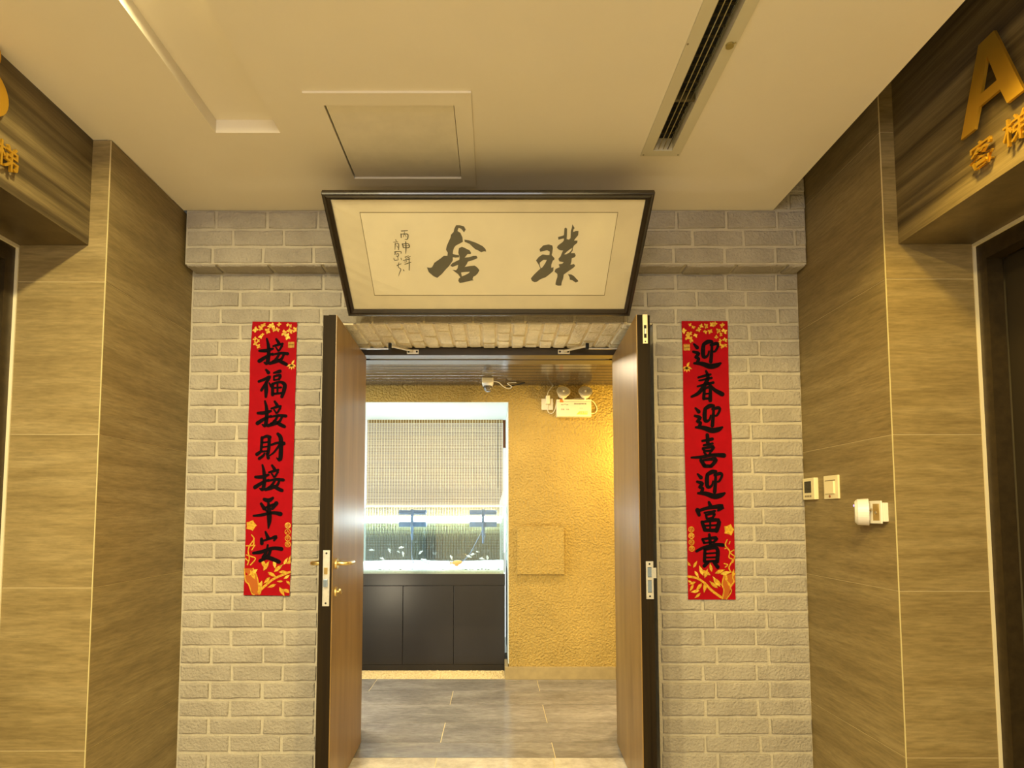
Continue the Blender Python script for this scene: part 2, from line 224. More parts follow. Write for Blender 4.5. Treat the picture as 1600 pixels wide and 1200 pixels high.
GOLD_L= [('leaf',-1233,2249,18.6,200),('leaf',-1208,2257,17.4,250),('leaf',-1193,2273,16.1,180),('leaf',-1170,2242,18.6,260),('leaf',-1144,2271,17.4,80),('leaf',-1120,2249,14.9,300),('leaf',-1111,2276,13.7,20),('leaf',-1086,2231,19.9,230),('leaf',-1068,2213,21.1,260),('leaf',-1055,2241,18.6,300),('leaf',-1030,2248,17.4,250),('leaf',-1051,2268,11.2,60),('leaf',-1065,2273,11.2,10),('leaf',-1235,2201,13.7,200),('leaf',-1232,2178,14.9,220),('leaf',-1217,2162,14.9,260),('leaf',-1207,2210,12.4,300),('leaf',-1195,2222,11.2,10),('leaf',-1219,2191,12.4,240),('leaf',-1139,2249,13.7,250),('leaf',-1161,2268,13.7,210),('seal',-1047,2169,31.0,0),('maple',-1043,2060,24.8,270),('flower',-1229,1243,27.3,0),('coin',-1044,1243,14.9,0),('coin',-1044,1211,14.9,0),('coin',-1043,1179,14.9,0),('coin',-1042,1149,14.9,0),('bamboo',-1190,1025,37.2,215),('bamboo',-1162,1016,38.5,60),('bamboo',-1153,1028,37.2,110),('bamboo',-1140,1010,34.7,330),('bamboo',-1167,967,37.2,250),('bamboo',-1201,973,37.2,120),('bamboo',-1182,949,34.7,280),('bamboo',-1109,1010,39.7,40),('bamboo',-1104,1028,34.7,95),('bamboo',-1085,1010,31.0,0),('bamboo',-1127,985,31.0,225),('bamboo',-1049,1052,34.7,20),('bamboo',-1061,1046,28.5,60),('bamboo',-1080,936,37.2,300),('bamboo',-1064,924,34.7,340),('bamboo',-1096,949,31.0,200),('bamboo',-1059,976,27.3,30),('bamboo',-1047,967,24.8,320),('bamboo',-1062,964,21.1,180),('bamboo',-1037,1065,22.3,60)]
GOLD_R= [('leaf',973,2242,17.4,200),('leaf',989,2210,19.9,230),('leaf',1007,2197,19.9,260),('leaf',1002,2230,17.4,160),('leaf',1033,2217,13.7,300),('leaf',1024,2262,12.4,120),('leaf',1006,2275,11.2,160),('leaf',1049,2249,16.1,200),('leaf',1066,2268,13.7,80),('leaf',1084,2236,13.7,300),('leaf',1088,2268,16.1,250),('leaf',1109,2239,16.1,260),('leaf',1120,2275,16.1,60),('leaf',1135,2278,14.9,20),('leaf',1150,2242,16.1,250),('leaf',1173,2271,16.1,10),('leaf',1182,2239,18.6,300),('leaf',1163,2223,12.4,240),('leaf',1140,2210,12.4,200),('leaf',1159,2191,12.4,220),('leaf',1184,2194,14.9,300),('leaf',1167,2162,14.9,250),('leaf',1186,2164,12.4,320),('leaf',1155,2172,12.4,180),('seal',987,2156,32.3,0),('maple',985,2047,26.1,270),('flower',1182,1221,28.5,0),('coin',991,1223,14.9,0),('coin',991,1191,14.9,0),('coin',991,1159,14.9,0),('coin',992,1127,14.9,0),('bamboo',1105,1003,37.2,20),('bamboo',1133,1000,38.5,10),('bamboo',1084,994,37.2,150),('bamboo',1096,979,37.2,320),('bamboo',1090,1010,31.0,100),('bamboo',1047,991,37.2,110),('bamboo',1058,961,37.2,260),('bamboo',1040,955,34.7,230),('bamboo',1053,979,34.7,70),('bamboo',1131,936,43.4,125),('bamboo',1119,930,37.2,140),('bamboo',1163,961,31.0,95),('bamboo',986,1040,27.3,140),('bamboo',1004,1016,27.3,300),('bamboo',998,1031,27.3,60),('bamboo',1009,961,24.8,200),('bamboo',997,949,27.3,240),('bamboo',1027,918,31.0,190),('bamboo',1032,906,27.3,220),('bamboo',1194,985,27.3,80),('bamboo',1184,936,24.8,120),('bamboo',991,958,21.1,160)]
GST_L= [[(-1184,912,12.4),(-1151,942,12.4),(-1109,976,11.2),(-1029,1010,11.2)],[(-1226,1196,5.0),(-1213,1175,6.2),(-1233,1144,5.6),(-1241,1114,6.2),(-1234,1077,5.6),(-1243,1046,6.2)],[(-1213,1169,5.6),(-1217,1144,6.2),(-1251,1141,5.0)],[(-1250,1095,5.6),(-1228,1089,6.2),(-1203,1077,5.6),(-1227,1046,6.2)],[(-1253,1077,5.6),(-1240,1065,5.6)],[(-1223,1120,5.0),(-1208,1144,6.2)],[(-1258,1028,5.0),(-1250,967,6.2),(-1234,949,6.2),(-1217,906,6.2),(-1205,897,6.2)],[(-1214,1028,5.0),(-1195,991,6.2),(-1185,949,6.2),(-1180,900,6.2)]]
GST_R= [[(970,988,11.2),(1016,979,11.2),(1052,955,11.2),(1088,918,12.4),(1133,885,12.4)],[(1171,1172,5.0),(1161,1144,6.2),(1182,1114,6.2),(1178,1083,5.6),(1196,1071,6.2),(1177,1034,6.2),(1186,1010,6.2)],[(1158,1126,5.6),(1173,1132,5.0)],[(1204,1120,5.6),(1185,1107,5.6),(1206,1089,5.6)],[(1153,1052,5.6),(1171,1046,6.2),(1158,1034,5.6)],[(1196,1058,5.6),(1206,1083,5.0)],[(1185,1163,5.0),(1180,1150,5.0)],[(1151,994,5.0),(1141,949,6.2),(1149,918,6.2),(1139,876,6.2)],[(1207,1003,5.0),(1194,985,6.2),(1200,961,6.2),(1181,936,7.4),(1186,912,5.0),(1161,876,6.2)]]
TRUNK_L= [(-1258,1028),(-1214,1028),(-1194,985),(-1179,898),(-1206,897),(-1232,944),(-1251,964)]
TRUNK_R= [(1151,994),(1207,1003),(1207,961),(1184,930),(1164,876),(1139,876),(1148,918),(1141,949)]
SHE= [[[(558.7,458.8),(574.6,458.8),(593.4,453.9),(600.7,439.1),(592.3,426.6),(586.3,435.8),(578.7,444.1),(569.3,447.4),(563.8,432.5),(576.2,424.2),(584.8,402.5),(585.6,382.2),(574.0,375.3),(554.0,365.0),(545.3,354.7),(539.6,340.8),(537.0,323.2),(551.7,319.7),(564.8,317.9),(565.9,307.3),(547.7,305.5),(536.2,307.3),(535.3,291.2),(515.3,262.2),(500.9,247.6),(478.9,221.6),(457.2,202.9),(440.8,210.4),(418.9,232.8),(412.6,256.8),(427.5,254.2),(436.1,256.8),(449.7,280.4),(477.8,300.2),(495.3,314.4),(511.8,314.4),(514.4,330.3),(507.1,344.3),(511.5,361.6),(522.7,385.6),(529.9,399.1),(534.1,415.9),(546.0,427.6),(549.9,442.4)]],[[(592.5,392.4),(613.4,389.0),(645.4,377.0),(674.3,361.6),(687.2,347.7),(690.3,335.5),(680.5,337.3),(667.3,332.0),(654.3,340.8),(641.4,346.0),(628.6,358.1),(616.0,371.9),(593.7,382.2)]],[[(566.3,351.2),(579.7,358.8),(595.8,351.2),(615.0,340.8),(620.6,330.3),(619.4,323.2),(604.6,323.2),(590.7,305.5),(610.6,307.3),(630.7,314.4),(645.5,314.4),(650.2,303.7),(640.2,298.4),(616.7,289.4),(604.9,285.8),(599.4,273.2),(588.8,258.6),(615.9,264.1),(636.0,265.9),(649.1,254.9),(657.3,242.0),(648.5,225.4),(638.0,214.1),(627.7,208.5),(623.9,195.3),(628.9,189.6),(613.4,187.7),(578.8,178.2),(561.6,176.3),(555.3,187.7),(559.2,199.1),(566.3,204.7),(556.9,221.6),(543.9,232.8),(531.0,243.9),(547.8,242.0),(554.9,251.3),(559.2,269.5),(549.0,265.9),(531.8,258.6),(522.2,265.9),(531.2,276.8),(550.1,287.6),(565.4,294.8),(567.7,309.1),(562.1,330.3)],[(570.9,230.9),(591.2,233.5),(613.2,234.6),(604.5,225.4),(587.2,216.0),(573.4,210.4)]]]
PU= [[[(932.6,346.6),(948.9,365.0),(973.1,369.6),(989.4,365.0),(993.2,352.7),(992.1,327.9),(989.9,318.5),(1004.4,302.7),(1003.5,294.8),(997.8,291.6),(992.0,270.7),(993.2,254.5),(1003.4,257.8),(1003.4,238.1),(990.9,224.9),(971.0,206.6),(947.4,196.6),(928.5,181.4),(918.0,179.7),(905.4,188.1),(900.2,199.9),(915.8,221.6),(939.8,248.0),(942.7,249.6),(932.5,272.3),(919.6,291.6),(931.8,309.1),(948.7,321.7),(966.5,318.5),(979.7,318.5),(979.9,335.7),(967.8,341.9),(953.4,338.8),(936.2,334.2)],[(937.9,280.4),(953.3,294.8),(969.6,294.8),(963.3,277.2),(949.9,254.5),(943.3,254.5),(938.5,270.7)]],[[(1037.1,444.3),(1042.3,448.6),(1049.1,442.8),(1051.6,410.3),(1051.6,395.4),(1061.9,392.4),(1068.5,398.4),(1066.4,434.0),(1069.5,445.7),(1070.5,463.1),(1082.2,445.7),(1077.3,438.4),(1076.9,428.1),(1089.2,432.5),(1100.6,432.5),(1101.2,413.3),(1088.9,395.4),(1085.3,387.8),(1101.2,387.8),(1100.9,377.2),(1087.7,365.0),(1083.2,352.7),(1084.4,340.4),(1076.9,327.9),(1094.5,327.9),(1100.9,316.9),(1096.6,307.5),(1083.9,302.7),(1084.0,286.8),(1081.3,269.1),(1097.2,274.0),(1103.5,264.3),(1096.2,254.5),(1079.6,241.4),(1054.5,220.0),(1053.5,198.2),(1048.9,181.4),(1047.6,161.6),(1032.3,160.9),(1018.9,167.7),(1020.9,188.1),(1025.3,208.3),(1024.1,223.3),(1009.7,234.9),(1013.1,248.0),(1031.7,257.8),(1026.0,272.3),(1043.6,275.6),(1048.8,283.6),(1027.8,286.8),(1022.3,299.6),(1031.5,312.2),(1036.0,327.9),(1040.7,340.4),(1024.6,341.9),(1010.5,354.3),(1015.4,365.0),(1034.3,380.3),(1039.8,389.3),(1039.0,398.4),(1014.6,392.4),(1012.1,404.4),(1031.6,410.3),(1037.6,413.3)],[(1046.8,321.7),(1058.7,335.7),(1078.8,352.7),(1079.8,343.5),(1070.8,331.0),(1057.1,321.7)]],[[(1074.0,221.6),(1090.7,220.0),(1103.6,211.6),(1125.8,188.1),(1126.4,183.0),(1114.7,178.0),(1098.3,189.8),(1085.8,193.2),(1083.0,206.6)]]]
SIG= [[(314.9,432.5,4.6),(342.2,434.2,3.9)],[(311.7,419.2,4.6),(310.6,402.5,4.6)],[(311.5,417.6,3.3),(332.5,419.2,4.6),(342.3,415.2,5.2),(337.8,395.7,4.6),(326.2,393.0,2.6)],[(328.9,429.2,2.6),(320.6,405.2,2.6)],[(327.7,419.2,2.6),(334.0,404.5,2.6)],[(312.4,372.6,5.2),(314.4,354.0,4.6)],[(310.7,371.2,3.9),(336.9,373.6,3.9),(342.7,361.6,5.2),(336.3,354.0,4.6),(315.2,354.7,3.9)],[(328.2,382.2,4.6),(326.6,354.7,5.2),(321.6,326.0,2.6)],[(312.9,363.3,2.6),(339.1,364.3,2.6)],[(333.5,314.4,2.6),(317.0,309.1,3.3),(323.0,303.4,2.6),(341.9,312.6,2.6)],[(305.9,291.2,3.3),(338.4,299.1,3.9)],[(318.4,298.4,2.6),(320.9,285.8,2.6),(310.7,284.0,2.6)],[(311.4,272.4,3.9),(340.6,282.6,3.9)],[(334.5,309.1,2.6),(332.2,273.2,4.6),(328.0,242.0,3.9)],[(272.9,380.5,2.6),(292.5,382.2,3.3)],[(284.2,392.4,3.3),(286.4,384.9,2.6)],[(280.3,375.3,3.9),(274.7,344.9,2.6)],[(281.4,371.2,2.6),(294.7,373.3,3.9),(291.0,344.3,3.9)],[(283.8,364.3,2.6),(290.9,354.0,2.6)],[(271.5,333.1,4.6),(299.8,335.9,3.9),(300.6,326.0,3.3)],[(277.0,337.3,2.6),(271.7,321.8,4.6)],[(278.4,322.5,3.3),(288.6,325.0,3.3),(285.4,312.6,3.9),(276.6,314.0,2.6)],[(264.4,303.7,2.6),(266.6,293.0,3.9),(283.8,294.8,2.6)],[(283.3,309.1,2.6),(283.5,294.8,2.6)],[(297.8,303.7,3.3),(298.6,294.1,2.6)],[(273.8,265.9,3.9),(294.4,275.3,3.3)],[(284.3,280.4,3.3),(279.6,258.6,3.3),(289.6,247.6,3.9),(281.9,229.1,3.3),(274.3,211.9,2.0)],[(301.4,244.6,4.6),(303.4,239.5,4.6)]]
# ------------------------------------------------------------------ helpers
def wloc(o):
    v = Vector((0, 0, 0))
    while o is not None:
        v += o.location; o = o.parent
    return v
def link(name, me, m, parent=None, smooth=False):
    for mm in (m if isinstance(m, (list, tuple)) else [m]): me.materials.append(mm)
    if parent is not None:
        off = wloc(parent)
        me.transform(Matrix.Translation(-off))
    if smooth:
        me.polygons.foreach_set('use_smooth', [True] * len(me.polygons))
    o = bpy.data.objects.new(name, me); COL.objects.link(o); o.parent = parent
    return o
def obj(name, bm, m, parent=None, smooth=False):
    me = bpy.data.meshes.new(name)
    bmesh.ops.recalc_face_normals(bm, faces=bm.faces)
    bm.to_mesh(me); bm.free()
    return link(name, me, m, parent, smooth)
def tag(o, label=None, cat=None, group=None, kind=None):
    if label: o['label'] = label
    if cat: o['category'] = cat
    if group: o['group'] = group
    if kind: o['kind'] = kind
    return o
def thing(name, label, cat, loc, group=None):
    o = bpy.data.objects.new(name, None); COL.objects.link(o); o.location = loc; o.empty_display_size = 0.05
    return tag(o, label, cat, group)
def box(bm, x0, x1, y0, y1, z0, z1, bev=0.0):
    x0, x1 = min(x0, x1), max(x0, x1); y0, y1 = min(y0, y1), max(y0, y1); z0, z1 = min(z0, z1), max(z0, z1)
    r = bmesh.ops.create_cube(bm, size=1.0)
    for v in r['verts']:
        v.co = Vector(((x0 + x1) / 2 + v.co.x * (x1 - x0), (y0 + y1) / 2 + v.co.y * (y1 - y0), (z0 + z1) / 2 + v.co.z * (z1 - z0)))
    if bev > 0:
        es = list({e for v in r['verts'] for e in v.link_edges})
        bmesh.ops.bevel(bm, geom=es, offset=bev, segments=2, affect='EDGES', profile=0.6)
    return bm
def B(*a, **k): return box(bmesh.new(), *a, **k)
def cyl(bm, p0, p1, r0, r1=None, n=16, caps=True):
    p0, p1 = Vector(p0), Vector(p1); r1 = r0 if r1 is None else r1
    d = p1 - p0
    mtx = Matrix.Translation((p0 + p1) / 2) @ d.to_track_quat('Z', 'Y').to_matrix().to_4x4()
    bmesh.ops.create_cone(bm, cap_ends=caps, segments=n, radius1=r0, radius2=r1, depth=d.length, matrix=mtx)
    return bm
def tube(bm, pts, r, n=8):
    pts = [Vector(p) for p in pts]
    # smooth the path
    out = []
    for i in range(len(pts) - 1):
        p0 = pts[max(i - 1, 0)]; p1 = pts[i]; p2 = pts[i + 1]; p3 = pts[min(i + 2, len(pts) - 1)]
        for k in range(5):
            t = k / 5
            out.append(0.5 * ((2 * p1) + (-p0 + p2) * t + (2 * p0 - 5 * p1 + 4 * p2 - p3) * t * t + (-p0 + 3 * p1 - 3 * p2 + p3) * t ** 3))
    out.append(pts[-1]); rings = []
    up = None
    for i, p in enumerate(out):
        d = (out[min(i + 1, len(out) - 1)] - out[max(i - 1, 0)]).normalized()
        if up is None: up = d.orthogonal().normalized()
        up = (up - d * up.dot(d)).normalized(); s = d.cross(up)
        rr = r(i / (len(out) - 1)) if callable(r) else r
        rings.append([bm.verts.new(p + (up * math.cos(a) + s * math.sin(a)) * rr) for a in [2 * math.pi * j / n for j in range(n)]])
    for a, b in zip(rings, rings[1:]):
        for j in range(n): bm.faces.new((a[j], a[(j + 1) % n], b[(j + 1) % n], b[j]))
    bm.faces.new(rings[0]); bm.faces.new(rings[-1]); return bm
def ellipsoid(bm, c, rx, ry, rz, seg=12, rings=8, rot=None):
    m = Matrix.Translation(c) @ (rot.to_matrix().to_4x4() if rot else Matrix.Identity(4)) @ Matrix.Diagonal((rx, ry, rz, 1))
    bmesh.ops.create_uvsphere(bm, u_segments=seg, v_segments=rings, radius=1.0, matrix=m); return bm
def prism(bm, loops, fn, d):
    """flat outline (with holes) -> solid of depth d; fn maps (a, b, depth) to a point"""
    flat = [p for lp in loops for p in lp]
    tris = tessellate_polygon([[Vector((p[0], p[1], 0)) for p in lp] for lp in loops])
    f = [bm.verts.new(fn(p[0], p[1], 0)) for p in flat]; b = [bm.verts.new(fn(p[0], p[1], d)) for p in flat]
    for t in tris:
        try:
            bm.faces.new([f[i] for i in t]); bm.faces.new([b[i] for i in reversed(t)])
        except ValueError: pass
    k = 0
    for lp in loops:
        n = len(lp)
        for i in range(n):
            a, c = k + i, k + (i + 1) % n
            try: bm.faces.new((f[a], f[c], b[c], b[a]))
            except ValueError: pass
        k += n
    return bm
def densify(st):
    out = []
    for i in range(len(st) - 1):
        p0 = st[max(i - 1, 0)]; p1 = st[i]; p2 = st[i + 1]; p3 = st[min(i + 2, len(st) - 1)]
        for k in range(4):
            t = k / 4
            out.append(tuple(0.5 * ((2 * p1[j]) + (-p0[j] + p2[j]) * t + (2 * p0[j] - 5 * p1[j] + 4 * p2[j] - p3[j]) * t * t + (-p0[j] + 3 * p1[j] - 3 * p2[j] + p3[j]) * t ** 3) for j in range(3)))
    out.append(tuple(st[-1])); return out
def brush(bm, strokes, fn, lift=0.0, k=0.5):
    """brush strokes: each a list of (a, b, width); fn maps (a, b, lift) to a point"""
    for st in strokes:
        st = densify(st); n = len(st); L = []; Rr = []
        for i, (a, b, wd) in enumerate(st):
            a0, b0, _ = st[max(i - 1, 0)]; a1, b1, _ = st[min(i + 1, n - 1)]
            dx, dy = a1 - a0, b1 - b0; l = math.hypot(dx, dy) or 1; nx, ny = -dy / l, dx / l
            wd = max(wd, 1.0) * k
            L.append((a + nx * wd, b + ny * wd)); Rr.append((a - nx * wd, b - ny * wd))
        def cap(p, q, sgn):
            c = ((p[0] + q[0]) / 2, (p[1] + q[1]) / 2); r = math.hypot(p[0] - q[0], p[1] - q[1]) / 2
            a0 = math.atan2(p[1] - c[1], p[0] - c[0])
            return [(c[0] + r * math.cos(a0 + sgn * math.pi * t / 5), c[1] + r * math.sin(a0 + sgn * math.pi * t / 5)) for t in range(1, 5)]
        vL = [bm.verts.new(fn(x, y, lift)) for x, y in L]; vR = [bm.verts.new(fn(x, y, lift)) for x, y in Rr]
        for i in range(n - 1): bm.faces.new((vL[i], vL[i + 1], vR[i + 1], vR[i]))
        c0 = [bm.verts.new(fn(x, y, lift)) for x, y in cap(L[0], Rr[0], 1)]
        bm.faces.new([vL[0]] + c0 + [vR[0]])
        c1 = [bm.verts.new(fn(x, y, lift)) for x, y in cap(L[-1], Rr[-1], -1)]
        bm.faces.new([vL[-1]] + c1 + [vR[-1]])
    return bm
def text_bm(body, size, depth, mtx, offset=0.0, align='CENTER', spacing=1.0):
    c = bpy.data.curves.new('lettering', 'FONT'); c.body = body; c.size = size; c.extrude = depth / 2; c.offset = offset
    c.align_x = align; c.align_y = 'CENTER'; c.space_character = spacing; c.resolution_u = 3
    o = bpy.data.objects.new('lettering_tmp', c); COL.objects.link(o)
    dg = bpy.context.evaluated_depsgraph_get(); me = bpy.data.meshes.new_from_object(o.evaluated_get(dg))
    bm = bmesh.new(); bm.from_mesh(me); bm.transform(mtx)
    bpy.data.objects.remove(o); bpy.data.curves.remove(c); bpy.data.meshes.remove(me)
    return bm

# ------------------------------------------------------------------ bricks
def brick_mesh(seed):
    """unit brick slip: x 0..1 (length), z 0..1 (height), front towards -y; depth in metres"""
    rnd = random.Random(seed); n = 5
    xs = [i / n for i in range(n + 1)]
    def ring(inx, inz, y, j, jy=0.0):
        p = [(x * (1 - 2 * inx) + inx, inz) for x in xs] + [(x * (1 - 2 * inx) + inx, 1 - inz) for x in reversed(xs)]
        return [(a + rnd.uniform(-j, j) * 0.35, y + rnd.uniform(-jy, jy), b + rnd.uniform(-j, j)) for a, b in p]
    vs = ring(0, 0, 0.012, 0.0) + ring(0.006, 0.02, -0.001, 0.035) + ring(0.022, 0.085, -0.0045, 0.03, 0.0012)
    m = 2 * (n + 1); fs = []
    for k in range(2):
        for i in range(m):
            j = (i + 1) % m; fs.append((k * m + i, k * m + j, (k + 1) * m + j, (k + 1) * m + i))
    o = 2 * m
    for i in range(n): fs.append((o + i, o + i + 1, o + m - 2 - i, o + m - 1 - i))
    me = bpy.data.meshes.new('brick'); me.from_pydata(vs, [], fs); me.materials.append(M['brick'])
    bm = bmesh.new(); bm.from_mesh(me); bmesh.ops.recalc_face_normals(bm, faces=bm.faces); bm.to_mesh(me); bm.free()
    return me
BM = [brick_mesh(i) for i in range(9)]
def brick(parent, x0, x1, y, z0, z1, facing='front'):
    if x1 - x0 < 0.02: return
    o = bpy.data.objects.new('brick', random.choice(BM)); COL.objects.link(o); o.parent = parent
    off = wloc(parent); jy = random.uniform(-0.0022, 0.0022)
    if facing == 'front':
        o.location = Vector((x0, y + jy, z0)) - off; o.scale = (x1 - x0, 1, z1 - z0)
        o.rotation_euler = (0, R(random.uniform(-0.35, 0.35)), 0)
    else:  # under a lintel: x0..x1 across, z0..z1 along depth, y = height of the face, looking down
        o.location = Vector((x0, z1, y + jy)) - off; o.scale = (x1 - x0, 1, z1 - z0)
        o.rotation_euler = (R(90), 0, 0)
    return o
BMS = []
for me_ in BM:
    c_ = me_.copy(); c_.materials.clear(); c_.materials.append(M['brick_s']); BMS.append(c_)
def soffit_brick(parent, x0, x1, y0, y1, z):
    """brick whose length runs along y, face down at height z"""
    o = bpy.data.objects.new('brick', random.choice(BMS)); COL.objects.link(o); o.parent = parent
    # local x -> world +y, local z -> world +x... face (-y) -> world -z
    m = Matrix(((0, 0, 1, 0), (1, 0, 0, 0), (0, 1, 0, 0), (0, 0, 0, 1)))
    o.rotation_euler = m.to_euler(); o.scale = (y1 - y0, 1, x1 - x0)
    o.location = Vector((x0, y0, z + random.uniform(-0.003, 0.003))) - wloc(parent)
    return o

G = 0.0062     # half joint
YW = 2.977
ZB = 2.552     # underside of the brick beam
DL, DR, DH = -0.888, 0.826, 2.288   # brick opening
bm = bmesh.new()
y0 = YW + 0.0035
box(bm, -1.6, DL + 0.006, y0, 3.62, 0, 3.3); box(bm, DR - 0.006, 1.6, y0, 3.62, 0, 3.3); box(bm, DL + 0.006, DR - 0.006, y0, 3.62, DH + 0.010, 3.3)
wall_back = obj('wall_back', bm, M['mortar']); tag(wall_back, 'cream painted brick wall around the open double door', kind='structure')
rows = [2.548, 2.457, 2.368, 2.281]
while rows[-1] > 0.05: rows.append(rows[-1] - 0.0864)
rows[-1] = 0.0
for i in range(len(rows) - 1):
    z1, z0 = rows[i] - G, rows[i + 1] + G
    base = -1.420 if i % 2 == 0 else -1.318
    jx = [base + 0.2625 * k for k in range(13)]
    if i < 3:
        segs = [(-1.575, 1.575, jx)]
    else:
        rj = [1.104, 1.366] if i % 2 == 0 else [1.045, 1.312]
        segs = [(-1.575, DL + random.uniform(-0.006, 0.004), [j for j in jx if j < DL - 0.04]), (DR + random.uniform(-0.006, 0.006), 1.575, rj)]
    for a, b, js in segs:
        js = [j + random.uniform(-0.006, 0.006) for j in js if a + 0.03 < j < b - 0.03]
        e = [a - G + 0.008] + js + [b + G - 0.004]
        zz = random.uniform(-0.0015, 0.0015)
        for p, q in zip(e, e[1:]): brick(wall_back, p + G, q - G, YW, z0 + zz, z1 + zz)
# brick beam that stands proud above the door
bm = bmesh.new(); YB = 2.875
box(bm, -1.56, 1.57, YB + 0.0035, YW + 0.003, ZB + 0.0045, 3.3)
beam = tag(obj('trim_1', bm, M['mortar']), 'projecting brick beam under the ceiling', kind='structure')
br = [2.835, 2.735, 2.645, ZB + 0.004]
br2 = [3.19, 3.10, 3.01, 2.92]
for i in range(3):
    base = (-1.412, -1.325, -1.428)[i]
    js = [base + 0.2585 * k + random.uniform(-0.006, 0.006) for k in range(13)]
    js = [j for j in js if j < 1.54]
    e = [-1.56] + js + [1.575]
    for p, q in zip(e, e[1:]): brick(beam, p + G, q - G, YB, br[i + 1] + G, br[i] - G)
for i, z in enumerate([2.835, 2.922, 3.009]):
    e = [1.30, 1.49, 1.575] if i % 2 == 0 else [1.30, 1.42, 1.575]
    for p, q in zip(e, e[1:]): brick(beam, p + G, q - G, YB, z + G, z + 0.087 - G)
x = -1.56
js = [-1.56] + [-1.40 + 0.2625 * k + random.uniform(-0.01, 0.01) for k in range(12)] + [1.57]
for p, q in zip(js, js[1:]):
    brick(beam, p + G, q - G, ZB, YB + 0.004, YW - 0.004, 'down')
# brick underside of the door opening
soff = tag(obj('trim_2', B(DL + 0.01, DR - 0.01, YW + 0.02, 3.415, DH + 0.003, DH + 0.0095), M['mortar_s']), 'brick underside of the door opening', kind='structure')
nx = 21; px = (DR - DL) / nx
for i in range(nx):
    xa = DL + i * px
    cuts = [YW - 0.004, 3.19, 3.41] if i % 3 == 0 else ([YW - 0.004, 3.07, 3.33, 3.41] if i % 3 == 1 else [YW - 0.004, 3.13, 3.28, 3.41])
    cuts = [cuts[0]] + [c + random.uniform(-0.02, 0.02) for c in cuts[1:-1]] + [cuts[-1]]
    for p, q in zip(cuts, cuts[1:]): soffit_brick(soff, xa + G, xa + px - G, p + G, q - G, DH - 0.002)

# ------------------------------------------------------------------ stone side walls
def side_wall(s, top, joints, yp, nm, label):
    """s = -1 left, +1 right: return panels, pillar front panels, lintel over the lift"""
    xr = 1.575 * s; xd = 1.93 * s
    root = tag(obj(nm, B(xr + s * 0.0016, xr + s * 0.352, yp + 0.0016, 3.3, 0, top), M['grout']), label, kind='structure')
    g = 0.0012
    for a, b in zip(joints, joints[1:]):
        obj('panel', B(xr, xr + s * 0.0199, yp + 0.004, 3.2 if a < 0 else YW + 0.02, a + g, b - g, bev=0.0008), M['stone'], root)
        if b <= 2.40:
            obj('panel', B(xr + s * 0.004, xd - s * 0.001, yp, yp + 0.0199, a + g, b - g, bev=0.0008), M['stone'], root)
        elif a < 2.39:
            o = bmesh.new(); box(o, xr + s * 0.004, xd - s * 0.001, yp, yp + 0.0199, a + g, 2.389); box(o, xr + s * 0.004, 1.652 * s, yp, yp + 0.0199, 2.389, b - g)
            obj('panel', o, M['stone'], root)
        else:
            obj('panel', B(xr + s * 0.004, 1.652 * s, yp, yp + 0.0199, a + g, b - g), M['stone'], root)
    obj('corner_bead', B(xr - s * 0.0004, xr + s * 0.0025, yp - 0.0004, yp + 0.0035, 0, 2.62 if s < 0 else 2.5), M['bead'], root)
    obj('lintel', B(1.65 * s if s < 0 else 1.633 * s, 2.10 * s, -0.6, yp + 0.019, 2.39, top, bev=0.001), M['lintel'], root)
    # wall and columns further towards and behind the camera
    obj('panel', B(1.65 * s, 2.1 * s, -2.6, -0.6, 0, top), M['stone'], root)
    return root
YPL, YPR = 2.315, 2.305
wl = side_wall(-1, 2.834, [0, 0.39, 1.012, 1.617, 2.238, 2.834], YPL, 'wall_left', 'tan veined stone wall left of the brick wall')
wr = side_wall(1, 3.28, [0, 0.368, 1.0, 1.615, 2.246, 2.86, 3.28], YPR, 'wall_right', 'tan veined stone wall right of the brick wall')

def lift(s, nm, yp, label):
    x0 = 1.93 * s
    root = tag(obj(nm, B(2.03 * s, 2.10 * s, 0.55, yp + 0.02, 0, 2.46), M['void']), label, kind='structure')
    bm = bmesh.new()
    box(bm, x0, x0 + s * 0.012, yp - 0.004, yp + 0.02, 0, 2.389); box(bm, x0 - s * 0.0, x0 + s * 0.012, 0.6, yp - 0.004, 2.377, 2.389)
    obj('edge_trim', bm, M['trim'], root)
    bm = bmesh.new()
    box(bm, x0 + s * 0.012, x0 + s * 0.075, yp - 0.05, yp + 0.02, 0, 2.377); box(bm, x0 + s * 0.012, x0 + s * 0.075, 0.6, yp - 0.05, 2.31, 2.377)
    obj('door_frame', bm, M['lift_frame'], root)
    ym = 1.45
    for a, b in ((0.6, ym), (ym, yp - 0.05)):
        obj('door_panel', B(x0 + s * 0.080, x0 + s * 0.10, a + 0.002, b - 0.002, 0.005, 2.31, bev=0.002), M['lift_door'], root)
    return root
lift(-1, 'door_1', YPL, 'dark lift door at the left edge'); lift(1, 'door_2', YPR, 'dark lift door at the right edge')

